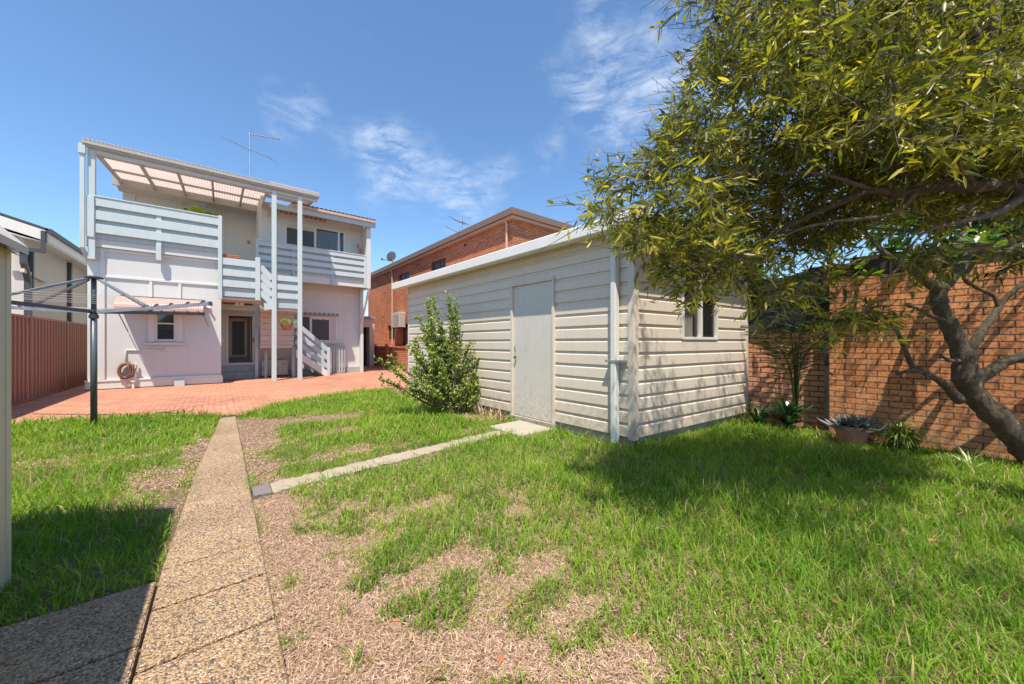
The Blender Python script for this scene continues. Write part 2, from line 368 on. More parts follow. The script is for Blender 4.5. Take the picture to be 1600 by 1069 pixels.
M['bgleaf'] = leafmat('background_leaf', [(0, (.04,.08,.02)), (1, (.16,.24,.06))], .5, .3)
M['deadleaf'] = leafmat('fallen_leaf', [(0, (.50,.16,.06)), (1, (.30,.13,.06))], .7, .2, transcol=(1,1,1))
M['bark'] = barkmat('mottled_brown_bark', (.065,.05,.03), (.19,.155,.10), 26, (.40,.37,.29), .62)
M['twig'] = barkmat('twig_bark', (.16,.125,.10), (.32,.26,.21), 25, (.36,.31,.26), .6)
M['stem'] = barkmat('shrub_stem', (.10,.075,.05), (.20,.16,.11), 30)

# ------------------------------------------------------------------ ground, paving, path
g = MB(); g.add([(-150,-150,-.012),(150,-150,-.012),(150,150,-.012),(-150,150,-.012)], [(0,1,2,3)]); struct(g.build('ground', M['soil']))
pv = MB(); edge = [(-3.2,8.75),(-2.46,8.9),(-1.96,8.95),(-1.22,8.7),(-.6,8.35),(-.14,8.05),(-.02,7.72),(.2,7.62),(.45,7.95),(1.1,8.7),(1.82,9.25),(2.76,9.55),(3.5,9.4),(3.7,8.9),(12,8.9)]
pl = [(x, y, .006) for x, y in edge] + [(12, 40, .006), (-3.2, 40, .006)]
pv.add(pl, [tuple(range(len(pl)))]); struct(pv.build('brick_paving', M['paving']))
side = MB().box(-3.55,-3.2,2,40,-.01,.008).box(-2.9,-2.76,14.2,30,0,.02); struct(side.build('concrete_strip', M['concrete']))
ps = MB(); gp = .006
for y0, y1 in [(1.2,1.91),(1.93,2.31),(2.33,2.70),(2.715,4.32),(4.333,6.2),(6.213,6.98),(6.99,7.6)]:
    wr = .19; lf = lambda y_: -.25 if y_ < 3.4 else -.25+.24*(y_-3.4)/4.2
    ps.prism([(lf(y0),y0,-.05),(wr,y0,-.05),(wr,y1,-.05),(lf(y1),y1,-.05)], (0,0,.072))
for x0, x1, y0, y1 in [(-2.6,-.262,1.0,2.09),(-1.2,-.262,2.105,2.60),(-2.6,-1.212,2.105,2.60)]: ps.box(x0, x1, y0, y1, -.05, .02)
path = ps.build('garden_path', M['pebble'], bevel=.006); struct(path)
gr = MB()
for i in range(9): gr.box(0+i*.0235, .012+i*.0235, 7.63, 7.78, 0, .02)
for y in (7.63,7.70,7.77): gr.box(0,.2,y,y+.012,0,.018)
gg = gr.build('drain_grate', M['iron']); tag(gg, 'small dark grate where the pebble path meets the brick paving', 'drain grate')
# sandstone edging
def kerbpt(x): return 3.62 + .10*(x-.2)
xs = [(.20,.325,'p'),(.33,.725,'s'),(.731,1.225,'s'),(1.230,1.665,'s'),(1.670,2.155,'s'),(2.160,2.605,'s'),(2.61,3.02,'s')]
kl = {1:'palest longest split sandstone block, nearest the dark paver', 2:'second sandstone block from the path, with chipped joint', 3:'third sandstone block from the path, half hidden by grass', 4:'fourth sandstone edging block from the path', 5:'fifth sandstone edging block, midway along the lawn edge', 6:'last sandstone edging block before the shed door slab'}
for i, (a, b, k) in enumerate(xs):
    m_ = MB(); ya, yb = kerbpt(a), kerbpt(b); w = .12 if k == 'p' else .115 + .015*math.sin(i*3)
    nx = 10
    def fn(u, v, a=a, b=b, ya=ya, yb=yb, w=w, i=i):
        x = a+(b-a)*u; y = ya+(yb-ya)*u + (v-.5)*2*w*(1+.05*math.sin(5*u+i*2)) + .004*math.sin(17*u+v*3)
        z = .030 + .003*math.sin(x*31+v*7)+.003*math.sin(x*63+v*19+i) + (v-.5)*.008 - (.006 if min(u,1-u) < .04 else 0)
        return (x, y, z)
    if k == 'p':
        for s0, s1 in ((-1,-.02),(.02,1)): m_.box(a,b,ya+w*s0,ya+w*s1,-.03,.04)
        o = m_.build('edging_paver', M['purple'], bevel=.006); tag(o, 'dark purple brick pair at the path end of the sandstone edging', 'paver')
    else:
        m_.grid(fn, 14, 8); m_.add([fn(u_, v_) for u_, v_ in ((0,0),(.25,0),(.5,0),(.75,0),(1,0),(1,1),(0,1))]+[(*fn(u_, v_)[:2],-.05) for u_, v_ in ((0,0),(.25,0),(.5,0),(.75,0),(1,0),(1,1),(0,1))], [(q_,q_+7,(q_+1)%7+7,(q_+1)%7) for q_ in range(7)])
        o = m_.build('edging_stone', M['sandstone']); tag(o, kl[i], 'edging stone', 'sandstone blocks edging the lawn')
sl = MB().box(3.02,3.62,3.55,4.25,-.02,.05); o = sl.build('door_step_slab', M['concrete'], bevel=.01); tag(o, 'worn concrete slab on the ground before the shed door', 'slab')

# ------------------------------------------------------------------ grass
bare = [  # (x, y, rx, ry, strength) dry patches ; negative strength = green tufts
    (.32,3.2,.18,.35,1.2),(.36,2.65,.24,.4,1.1),(.42,2.0,.34,.40,1.1),(.80,1.25,.45,.38,1.1),(1.15,.85,.28,.25,.9),(1.08,1.72,.18,.16,.8),(.3,1.4,.3,.4,1.2),(1.38,1.42,.14,.14,.8),(1.3,1.08,.16,.16,.7),(.75,2.3,.14,.12,.6),
    (.75,2.85,.16,.14,.6),(1.25,2.55,.2,.12,.7),(1.7,2.0,.15,.12,.6),
    (.36,6.5,.32,.9,1.4),(1.0,6.7,.7,.36,1.3),(1.7,6.5,.5,.24,1.0),(1.3,5.5,.4,.22,.8),(.3,5.3,.22,.9,1.1),(.30,4.2,.2,.5,1.0),(1.0,4.35,.6,.2,.8),(1.9,4.2,.6,.15,.6),(2.2,5.9,.35,.2,.6),(2.6,4.3,.4,.12,.7),(.75,5.3,.3,.2,.5),
    (3.3,4.9,.25,.6,1.3),(3.35,6.8,.2,1.2,.9),
    (-.20,5.5,.16,.75,1.2),(-.42,4.45,.26,.5,1.1),(-.25,3.75,.14,.3,1.2),(-.55,4.9,.25,.2,.7),(-1.2,6.05,.25,.12,.45),(-1.8,6.3,.2,.1,.25),(-.9,5.6,.3,.15,.5),
    (.77,2.02,.16,.14,-1.6),(.80,1.48,.17,.11,-1.6),(.62,1.62,.07,.06,-1),(.45,1.75,.06,.05,-.9),(1.02,2.1,.12,.16,-1.2),(.25,1.75,.05,.05,-1),(.35,1.55,.05,.06,-.8),(.62,1.2,.09,.05,-1.0),(1.25,1.25,.12,.08,-1.0),(1.05,1.0,.05,.05,-1),(.5,2.3,.06,.05,-1),(.78,.98,.10,.07,-1.5),(.95,1.62,.10,.08,-1.5),(1.05,1.22,.12,.09,-1.5),(.42,1.45,.05,.08,-1.4),(.55,1.9,.09,.07,-1.3),(1.25,.98,.12,.09,-1.4),(.28,2.15,.05,.06,-1.2),(.42,2.7,.08,.08,-1.2),(.55,4.6,.2,.25,-.7),(.5,2.85,.12,.1,-.5)]
def vnoise(x, y, s, seed):
    r = np.random.default_rng(seed); G = r.random((64, 64))
    u = x*s; v = y*s; i = np.floor(u).astype(int); j = np.floor(v).astype(int); fu = u-i; fv = v-j
    fu = fu*fu*(3-2*fu); fv = fv*fv*(3-2*fv)
    g = lambda a, b: G[a % 64, b % 64]
    return g(i,j)*(1-fu)*(1-fv)+g(i+1,j)*fu*(1-fv)+g(i,j+1)*(1-fu)*fv+g(i+1,j+1)*fu*fv
def bareness(x, y):
    b = np.zeros_like(x)
    for cx, cy, rx, ry, s in bare:
        b += s*np.exp(-(((x-cx)/rx)**2+((y-cy)/ry)**2)*1.1)
    return b + .50*(vnoise(x,y,2.2,1)-.5) + .55*(vnoise(x,y,5.5,2)-.5) + .65*(vnoise(x,y,13,5)-.5)
ex = np.array([e[0] for e in edge]); ey = np.array([e[1] for e in edge])
def inlawn(x, y, pad=0.0):
    ok = (y < np.interp(x, ex, ey) + pad*.5 + .05*(vnoise(x,y,9,8)-.5)) & (x > -3.15) & (x < 6.45)
    wob = .03*(vnoise(x, y, 11, 3)-.3)
    ok &= ~((x > np.where(y < 3.4, -.25, -.25+.24*(y-3.4)/4.2)+wob-pad*.2) & (x < .19-wob) & (y < 7.65))          # path
    ok &= ~((x < -.2) & (y < 2.62 - pad*.3 + .04*(vnoise(x,y,8,4)-.5)))                   # slabs at left
    ky = 3.62+.10*(x-.2); ok &= ~((np.abs(y-ky) < .10 - .035*vnoise(x,y,7,44)) & (x > .18) & (x < 3.02))
    ok &= ~((x > 3.0) & (x < 3.66) & (y > 3.5) & (y < 4.3))
    sx0 = 3.70 - .02*(y-2.4); ok &= ~((x > sx0) & (y > 2.42 - .087*(x-3.78)) )          # shed
    ok &= ~((x < -.86) & (y < 3.12))
    return ok
def scatter(n, x0, x1, y0, y1):
    return rng.uniform(x0, x1, n), rng.uniform(y0, y1, n)
def incam(x, y, m=1.0):
    d = .6301*x+.7765*y; u = .7765*x-.6301*y
    return (d > .35) & (np.abs(u) < d*1.43*m+.25), d
PX, PY_, LL, WW = [], [], [], []
def zone(n, x0, x1, y0, y1, dmin, dmax, w, lmul=1.0):
    x, y = scatter(n, x0, x1, y0, y1)
    # gather blades into tufts
    cx = x + rng.normal(0, .012, n); cy = y + rng.normal(0, .012, n)
    vis, d = incam(cx, cy); b = bareness(cx, cy)
    keep = vis & (d >= dmin) & (d < dmax) & inlawn(cx, cy, .06) & (rng.random(n) < np.clip(1.1-1.3*np.clip(b-.22, 0, 9), .0, 1))
    cx, cy, b, d = cx[keep], cy[keep], b[keep], d[keep]
    tall = .045 + .055*np.clip(vnoise(cx,cy,1.3,21)*1.2-.1, 0, 1) + .02*rng.random(len(cx))
    tall += .035*np.exp(-((cy-np.interp(cx, ex, ey))/.35)**2) + .02*(cx > 2)
    tall *= np.clip(1.15-.75*np.clip(b, 0, 1), .35, 1.1)*rng.uniform(.55, 1.35, len(cx))*lmul
    PX.append(cx); PY_.append(cy); LL.append(tall); WW.append(w*rng.uniform(.6, 1.4, len(cx)))
zone(180000, -2.5,4.5,-2.5,3.8, .35,2.4, .0052)
zone(270000, -3.2,6.5,-2.5,8.2, 2.4,4.4, .0066)
zone(130000, -3.2,6.5,1.0,9.7, 4.4,12, .011, 1.1)
x = np.concatenate(PX); y = np.concatenate(PY_); L_ = np.concatenate(LL); W_ = np.concatenate(WW); n = len(x)
lean = np.abs(rng.normal(.45, .35, n)).clip(0, 1.4); az = rng.uniform(0, 2*np.pi, n) + 0*x
tone = np.clip(.07 + .35*vnoise(x,y,1.7,31) + .25*vnoise(x,y,5,37) + .25*rng.random(n) + .25*np.clip(bareness(x,y),-.3,1) - .15, 0, .95)
tone = np.where(rng.random(n) < .08, 1.0, tone)
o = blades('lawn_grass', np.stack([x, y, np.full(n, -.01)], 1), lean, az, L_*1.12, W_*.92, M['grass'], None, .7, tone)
stuff(o, 'bright green patchy buffalo grass covering the yard', 'grass')
print('grass blades', n)
# dry fibres
x, y = scatter(330000, -3.1, 4.0, .3, 9.0); x2, y2 = scatter(330000, .1, 2.2, .3, 3.7); x = np.concatenate([x, x2]); y = np.concatenate([y, y2]); vis, d = incam(x, y, 1.0); b = bareness(x, y)
k = vis & inlawn(x, y, 0) & (rng.random(len(x)) < np.clip((b-.12)*2.2, 0.12, 1)) & ((d < 4.5) | (rng.random(len(x)) < .45))
x, y, d = x[k], y[k], d[k]; n = len(x)
o = blades('dead_grass', np.stack([x, y, rng.uniform(-.008, .012, n)], 1), rng.uniform(1.05, 1.65, n), rng.uniform(0, 6.28, n), rng.uniform(.012, .042, n), np.where(d < 3, .0024, .005)*rng.uniform(.6,1.5,n), M['straw'], None, .12, rng.random(n))
stuff(o, 'tan dry thatch lying on the bare patches beside the path', 'dead grass')
print('straw', n)
# fallen leaves
lm = bpy.data.meshes.new('x')
fl = [(1.35,.86),(.62,1.55),(1.05,1.32),(.83,1.1),(2.9,1.2),(3.9,1.5),(4.4,1.9),(4.9,1.1),(3.5,.6),(2.2,.35),(4.2,.2),(5.0,.6),(4.7,1.6),(1.9,.5),(.75,1.75),(3.3,.1),(5.2,1.7),(4.0,.9),(1.2,1.62),(2.6,.7),(.45,1.45)]
proto = None
for i, (a, b) in enumerate(fl):
    if proto is None:
        V = np.array([[0,0,0]]); D = np.array([[1,.2,.05]]); 
        proto = leaves('fallen_leaf', V, D, np.array([[0,1,.3]]), np.array([.075]), np.array([.03]), M['deadleaf'], None, .25, .0, np.array([.2]))
        o = proto
    else: o = proto.copy(); C.objects.link(o)
    o.location = (a, b, .012 + .05*(a > 1.6)); o.scale = (.6,.6,.6); o.rotation_euler = (random.uniform(-.3,.3), random.uniform(-.2,.1), random.uniform(0,6))
    tag(o, 'curled rust orange fallen leaf lying in the grass', 'leaf', 'fallen leaves on the lawn')

# ------------------------------------------------------------------ the white house
H = empty('white_house', (0,14.3,0), 'two storey white weatherboard house with pale blue balconies', 'house')
def P(mb, name, m, parent=None, **k): return mb.build(name, M[m] if isinstance(m, str) else m, parent if parent is not None else H, **k)
YF, YP = 14.3, 14.12
P(MB().box(-2.72,0,YF,14.45,.0,3.78).box(-2.72,-2.6,14.451,30,0,3.78).box(-.1,0,14.451,16.1,0,3.78), 'lower_wall', 'white')
tr = MB().box(-2.72,-2.5,YF-.022,YF-.001,.28,3.7).box(-2.5,-2.41,YF-.04,YF-.001,.28,3.7).box(-2.40,-.02,YF-.035,YF-.001,3.00,3.06)
for xx in (-1.57,-.97): tr.box(xx,xx+.06,YF-.03,YF-.001,2.35,2.999)
for xx in (-1.50,-.75): tr.box(xx,xx+.02,YF-.008,YF-.001,.28,1.2)
tr.box(-2.76,.04,YF-.05,YF-.001,.03,.22).box(-2.76,.02,YF-.07,YF-.001,.221,.27).box(-2.6,0,YF-.03,YF-.001,3.701,3.78)
P(tr, 'wall_trim', 'whitetrim', bevel=.004)
P(MB().box(-1.05,-.83,YF-.16,YF-.051,.0,.16), 'meter_box', 'bluegrey')
# window under the awning
w = P(MB().box(-1.60,-1.46,YF-.05,YF-.002,1.27,2.26).box(-1.02,-.87,YF-.05,YF-.002,1.27,2.26).box(-1.459,-1.021,YF-.05,YF-.002,2.2,2.26).box(-1.459,-1.41,YF-.035,YF-.002,1.3,2.199).box(-1.07,-1.021,YF-.035,YF-.002,1.3,2.199).box(-1.409,-1.071,YF-.035,YF-.002,1.3,1.36).box(-1.409,-1.071,YF-.03,YF-.002,1.79,1.83).box(-1.409,-1.071,YF-.03,YF-.002,2.15,2.199), 'window', 'whitetrim', bevel=.003)
P(MB().box(-1.409,-1.071,YF-.018,YF-.004,1.361,2.149), 'pane', 'glass', w)
P(MB().box(-1.66,-.81,YF-.11,YF-.051,1.20,1.255), 'sill', 'whitetrim', w)
def corr(mb, x0, x1, y0, z0, y1, z1, pitch=.076, amp=.012, nv=1, curve=None):
    nu = int((x1-x0)/pitch*6)
    def fn(u, v):
        x = x0+(x1-x0)*u; yy = y0+(y1-y0)*v; zz = z0+(z1-z0)*v
        if curve: yy, zz = curve(v)
        return (x, yy, zz + amp*math.sin(2*math.pi*(x-x0)/pitch))
    return mb.grid(fn, nu, nv)
def awncurve(v): return (YF-.02-.80*math.sin(v*math.pi/2*.98)**.95, 2.52-.34*(1-math.cos(v*math.pi/2)))
aw = P(corr(MB(), -2.12,-.40,0,0,0,0, .05,.006,8,awncurve), 'awning', 'awning')
ap = MB()
for xx in (-2.12,-.40):
    pts = [(xx, *awncurve(k/8)) for k in range(9)]; poly = pts + [(xx, YF-.02, 2.18)]
    ap.add(poly, [tuple(range(10))])
ap.box(-2.12,-.40,YF-.84,YF-.815,2.13,2.19)
P(ap, 'awning_end', 'awning', aw)
P(MB().box(-2.14,-.38,YF-.03,YF-.001,2.52,2.55), 'awning_flashing', 'charcoal', aw)
P(MB().tube([(-2.1,YF-.8,2.17),(-1.98,YF-.02,1.55)],.012,6), 'awning_stay', 'stem', aw); P(MB().tube([(-.43,YF-.8,2.17),(-.3,YF-.02,1.75)],.008,6), 'awning_stay', 'stem', aw)
# upper floor slab, upper walls
P(MB().box(-2.74,0,YF-.10,18.6,3.79,3.93).box(-2.74,0,YF-.10,YF-.06,3.931,4.3), 'balcony_floor', 'white')
P(MB().box(-2.72,1.13,18.6,18.75,3.93,6.75), 'upper_back_wall', 'white')
P(MB().box(-2.72,-2.62,18.751,30,3.93,7.0), 'upper_side_wall', 'white')
P(MB().box(1.13,1.25,16.0,18.6,3.6,6.85).box(1.131,4.6,15.9,16.0,3.6,6.22).box(4.6,4.72,15.9,30,0,6.3), 'upper_front_wall', 'white')
for q_ in ((-2.44,-2.40,18.57,18.599,3.94,6.6),(.05,.10,18.57,18.599,3.94,6.6),(-1.25,-1.18,18.57,18.599,3.94,6.65),(1.6,1.615,15.885,15.899,3.94,6.15),(4.2,4.22,15.885,15.899,3.94,6.15)): P(MB().box(*q_), 'wall_batten', 'whitetrim')
d_ = P(MB().box(-1.17,-1.11,18.55,18.6,3.95,6.48).box(-.05,.02,18.55,18.6,3.95,6.48).box(-1.11,-.05,18.55,18.6,6.42,6.48), 'balcony_door', 'whitetrim')
P(MB().box(-1.11,-.05,18.57,18.599,3.95,6.42), 'pane', 'dark', d_)
P(MB().box(-.85,-.45,18.35,18.56,6.60,6.70), 'ceiling_light', 'whitetrim')
P(MB().box(.84,.94,18.56,18.599,5.42,5.54), 'switch_box', 'orange')
# windows of the upper front wall
w1 = P(MB().box(1.86,1.92,15.86,15.899,4.7,5.84).box(1.921,2.84,15.86,15.899,5.78,5.84).box(2.84,2.92,15.86,15.899,4.7,5.84).box(2.921,3.92,15.86,15.899,5.78,5.84).box(3.70,3.78,15.865,15.899,4.7,5.779).box(3.92,3.99,15.86,15.899,4.7,5.84).box(1.92,3.92,15.86,15.899,4.6,4.70), 'sliding_window', 'whitetrim')
P(MB().box(1.921,2.839,15.875,15.895,4.701,5.779), 'pane', 'glassgrey', w1)
P(MB().box(1.921,2.839,15.865,15.874,5.62,5.778), 'blind', 'acwhite', w1)
P(MB().box(2.921,3.699,15.885,15.897,4.701,5.779).box(3.781,3.919,15.885,15.897,4.701,5.779), 'dark_pane', 'glass', w1)
lat = MB(); x0, x1, z0, z1 = 2.93, 3.69, 4.71, 5.77; st = .075
for s_ in (-1, 1):
    c0 = -3.0
    while c0 < 3.0:
        # line z = s*(x-x0)+z0+c0 clipped to rectangle
        pts = []
        for xx in (x0, x1):
            zz = s_*(xx-x0)+z0+c0
            if z0 <= zz <= z1: pts.append((xx, zz))
        for zz in (z0, z1):
            xx = (zz-z0-c0)/s_+x0
            if x0 < xx < x1: pts.append((xx, zz))
        if len(pts) >= 2 and abs(pts[0][0]-pts[1][0]) > .01: lat.beam((pts[0][0],15.878,pts[0][1]),(pts[1][0],15.878,pts[1][1]),.004,.012,(0,1,0))
        c0 += st*1.414
P(lat, 'security_lattice', 'whitetrim', w1)
v_ = MB().grid(lambda u, v: (1.6+1.65*u, 15.80-.06*v, 6.18-.10*v-.02*v*math.sin(u*60)), 120, 2); P(v_, 'striped_valance', 'stripe')
# right balcony
def rail(mb, x0, x1, y, z0, z1, nb=4, hb=.17, front=True):
    pitch = (z1-z0)/nb
    for i in range(nb):
        zt = z1-i*pitch; mb.box(x0, x1, y-.022, y, zt-hb, zt)
def railback(mb, x0, x1, y, z0, z1, nb=4, hb=.17):
    pitch = (z1-z0)/nb
    for i in range(nb): zt = z1-i*pitch-hb+.02; mb.box(x0, x1, y+.045, y+.065, zt-(pitch-hb)-.04, zt)
r1 = MB(); rail(r1, -2.58,-.03,YP,4.02,5.07,3,.235); r1.box(-2.62,-.02,YP-.04,YP+.08,5.071,5.10); P(r1, 'balcony_rail', 'bluegrey', bevel=.004)
r1b = MB(); railback(r1b, -2.58,-.03,YP,4.02,5.07,3,.235); P(r1b, 'balcony_rail_board', 'bluegrey2')
def post(x0, x1, y0, y1, z0, z1, name='post', m='bluegrey'): return P(MB().box(x0, x1, y0, y1, z0, z1), name, m, bevel=.005)
post(-2.68,-2.55,YP-.03,YP+.10,3.43,6.33); post(-2.70,-2.56,YP-.055,YP-.031,4.0,5.06)
post(-1.42,-1.31,YP+.001,YP+.09,3.58,5.05, 'rail_bracket'); post(-1.42,-1.31,YP-.05,YP-.023,3.58,4.02,'rail_bracket'); post(-.075,.025,YP-.05,YP+.06,2.6,5.13)
post(1.29,1.42,YP-.06,YP+.07,0,6.27); post(2.03,2.16,YP-.06,YP+.07,0,6.27)
post(1.18,1.28,15.35,15.45,0,2.3,'landing_post','greytrim'); post(2.1,2.24,15.5,15.6,0,3.75,'landing_post','greytrim'); post(.93,1.03,15.6,15.7,0,1.75,'landing_post'); post(1.98,2.08,15.05,15.15,0,1.15,'landing_post','greytrim')
# landings
r2 = MB(); rail(r2, .03,.85,YP,2.86,3.87,3,.21); P(r2, 'landing_rail', 'bluegrey', bevel=.004)
r2 = MB(); railback(r2, .03,.85,YP,2.86,3.87,3,.21); r2.box(.03,.85,YP+.03,YP+.05,2.70,2.86); P(r2, 'landing_rail_board', 'bluegrey2')
post(.85,.98,YP-.05,YP+.07,2.62,4.0)
r3 = MB(); rail(r3, 1.42,2.03,YP,2.62,3.50,3,.18); P(r3, 'landing_rail', 'bluegrey', bevel=.004)
r3 = MB(); railback(r3, 1.42,2.03,YP,2.62,3.50,3,.18); r3.box(1.42,2.03,YP+.03,YP+.05,2.42,2.60); P(r3, 'landing_rail_board', 'bluegrey2')
r4 = MB()
for k in range(4): r4.beam((.98,YP-.01,3.72-k*.27),(1.30,YP-.01,3.35-k*.27),.02,.17)
r4.box(1.08,1.3,YP-.03,YP-.005,2.35,2.55)
P(r4, 'sloping_rail', 'bluegrey')
P(MB().box(0,1.0,YP+.08,15.3,2.60,2.67).box(1.001,2.1,YP+.08,15.3,2.32,2.39), 'stair_landing', 'peach')
st_ = MB()
for k in range(5): st_.box(0.3,1.05,15.3+.2*k,15.5+.2*k,2.67+.2*k,2.71+.2*k)
P(st_, 'upper_stair', 'greytrim')
bs = MB()
for k in range(6): bs.box(1.05,2.05,15.05+.004*(k%2),15.075+.004*(k%2),1.12+.205*k,1.12+.205*k+.19)
bs.box(1.03,2.0,15.0,15.049,1.08,1.16); P(bs, 'landing_cladding', 'peach')
P(MB().box(1.05,2.1,15.08,15.9,1.05,1.10), 'mid_landing', 'greytrim')
ss = MB(); s2_ = MB()
ss.prism([(2.10,15.0,1.02),(2.10,15.0,.74),(3.05,15.0,0),(3.16,15.0,0),(3.16,15.0,.18)], (0,.04,0))
s2_.prism([(2.10,15.85,1.02),(2.10,15.85,.74),(3.05,15.85,0),(3.16,15.85,0),(3.16,15.85,.18)], (0,.04,0))
P(ss, 'stair_stringer', 'whitetrim'); P(s2_, 'stair_stringer', 'whitetrim')
sr = MB()
for k in range(3): sr.beam((2.10,14.985,1.97-k*.32),(3.14,14.985,.93-k*.32+.06),.02,.15)
P(sr, 'stair_rail', 'bluegrey2')
sr = MB()
for k in range(3): sr.beam((2.10,15.93,1.97-k*.32),(3.14,15.93,.93-k*.32+.06),.02,.15)
P(sr, 'stair_rail', 'bluegrey2')
stp = MB()
for k in range(5): stp.box(2.15+k*.19,2.36+k*.19,15.041,15.849,.86-k*.18,.90-k*.18)
P(stp, 'stair_tread', 'greytrim'); post(3.12,3.22,14.95,15.05,0,1.08,'newel_post'); post(3.12,3.2,15.86,15.95,0,1.08,'newel_post')
# right balcony
YR = 15.15
rr = MB(); rail(rr, .97,4.58,YR,3.80,4.80,4,.16); rr.box(.95,4.6,YR-.04,YR+.08,4.801,4.83); P(rr, 'balcony_rail', 'bluegrey', bevel=.004)
rr = MB(); railback(rr, .97,4.58,YR,3.80,4.80,4,.16); P(rr, 'balcony_rail_board', 'bluegrey2')
P(MB().box(.97,4.6,YR+.07,YR+.10,3.52,3.78), 'balcony_fascia', 'white')
P(MB().box(1.13,4.6,YR+.101,15.9,3.70,3.78), 'balcony_floor', 'peach')
post(.93,1.02,YR-.03,YR+.1,3.5,4.85); post(2.0,2.1,YR+.001,YR+.06,3.5,4.8,'rail_bracket','bluegrey2'); post(3.3,3.4,YR+.001,YR+.06,3.5,4.8,'rail_bracket','bluegrey2'); post(4.52,4.62,YR-.03,YR+.06,3.5,4.84)
P(MB().box(4.621,4.78,YR-.02,15.9,3.50,6.05), 'wing_wall', 'white')
P(MB().beam((4.73,YR,3.50),(4.60,16.05,1.7),.07,.07), 'balcony_brace', 'whitetrim')
# lower right wall
P(MB().box(0,.12,16.1,16.2,0,3.7).box(.95,4.6,16.1,16.2,.0,3.7).box(.121,.949,16.1,16.2,2.28,3.7), 'lower_right_wall', 'white')
lt = MB().box(2.0,4.59,16.06,16.099,.0,.24); P(lt, 'plinth', 'greytrim')
P(MB().box(4.0,4.03,16.085,16.099,.25,3.6).box(1.2,4.59,16.085,16.099,2.52,2.56).box(2.4,4.59,16.08,16.099,3.28,3.33), 'wall_batten', 'whitetrim')
w2 = P(MB().box(2.2,3.72,16.05,16.098,2.28,2.34).box(3.66,3.72,16.05,16.098,1.31,2.279).box(2.2,3.659,16.05,16.098,1.31,1.37).box(2.72,2.80,16.055,16.098,1.371,2.279).box(3.42,3.46,16.06,16.098,1.371,2.279).box(2.2,3.8,16.02,16.049,1.24,1.30), 'window', 'whitetrim')
P(MB().box(2.2,2.719,16.075,16.096,1.371,2.279).box(2.801,3.419,16.075,16.096,1.371,2.279), 'pane', 'glassgrey', w2)
P(MB().grid(lambda u, v: (2.801+.63*u, 16.068, 2.278-(.06+.03*abs(math.sin(u*9.4)))*v), 40, 1), 'lace_valance', 'whitetrim', w2)
P(MB().box(3.461,3.659,16.07,16.09,1.371,2.279), 'curtain', 'acwhite', w2)
P(MB().grid(lambda u, v: (2.2+1.56*u, 16.04-.12*v, 2.46-.09*v-.02*v*math.sin(u*55)), 120, 2), 'striped_valance', 'stripe')
# porch
df = P(MB().box(.121,.20,16.08,16.16,.55,2.279).box(.88,.949,16.08,16.16,.55,2.279).box(.201,.879,16.08,16.16,2.22,2.279).box(.0,1.0,16.02,16.16,.46,.549), 'porch_frame', 'whitetrim')
P(MB().box(.121,.949,17.3,17.32,.5,2.3).box(.10,.12,16.2,17.3,.5,2.3).box(.95,.97,16.2,17.3,.5,2.3).box(.1,.97,16.2,17.3,.50,.52).box(.1,.97,16.2,17.3,2.3,2.32), 'lobby', 'lobby')
dr = P(MB().box(.22,.32,17.2,17.26,.72,2.2).box(.70,.78,17.2,17.26,.72,2.2).box(.321,.699,17.2,17.26,2.08,2.2).box(.321,.699,17.2,17.26,.72,.80).box(.85,.87,16.5,17.2,.55,2.2), 'front_door', 'creamtrim')
P(MB().box(.321,.699,17.22,17.24,.801,2.079), 'pane', 'glassgrey', dr)
P(MB().box(.895,.925,16.03,16.075,1.30,1.42), 'door_handle', 'iron', df)
stt = MB().box(-.02,.95,15.75,16.05,.0,.22).box(-.02,.95,15.9,16.05,.221,.455); P(stt, 'porch_step', 'greytrim')
P(MB().box(0,1.1,15.3,15.36,2.36,2.56), 'porch_beam', 'bluegrey')
pr = corr(MB(), .02,.85,15.2,2.55,16.0,2.75,.076,.014,2); P(pr, 'porch_roof', 'charcoal')
P(MB().prism([(1.0,15.2,2.60),(1.0,15.2,2.40),(1.25,15.2,1.45),(1.3,15.2,1.45),(1.2,15.2,2.45)], (0,.05,0)), 'porch_bracket', 'pergbeam')
P(MB().box(-.001,.05,16.0,16.06,1.25,1.5), 'gas_pipe', 'pvc')
# roofs
def rz(y): return 6.22 + .20*(y-15.0)
P(MB().prism([(-2.85,17.9,rz(17.9)+.03),(2.0,17.9,rz(17.9)+.03),(2.0,14.98,rz(14.98)+.03),(4.95,14.98,rz(14.98)+.03),(4.95,30,rz(30)+.03),(-2.85,30,rz(30)+.03)], (0,0,.04)), 'roof', 'roofgrey')
P(corr(MB(), 2.0,4.95,14.96,rz(14.96)+.10,16.4,rz(16.4)+.10,.15,.014,1), 'roof_sheet', 'orange')
P(MB().box(2.0,4.95,14.90,14.97,6.16,6.25), 'roof_gutter', 'fascialt')
P(MB().box(1.3,4.93,14.975,15.03,5.97,6.155), 'roof_fascia', 'bluegrey2')
P(MB().prism([(1.13,15.04,6.14),(4.9,15.04,6.14),(4.9,15.9,6.22),(1.13,15.9,6.22)], (0,0,.02)), 'eave_soffit', 'peach')
P(MB().prism([(-2.8,17.95,6.70),(1.13,17.95,6.70),(1.13,18.6,6.62),(-2.8,18.6,6.62)], (0,0,.02)), 'eave_soffit', 'peach')
P(MB().box(-2.85,1.3,17.86,17.93,6.60,6.855), 'roof_beam', 'pergbeam')
P(MB().beam((-2.84,17.9,6.72),(-2.84,30,rz(30)),.05,.16), 'barge_board', 'whitetrim')
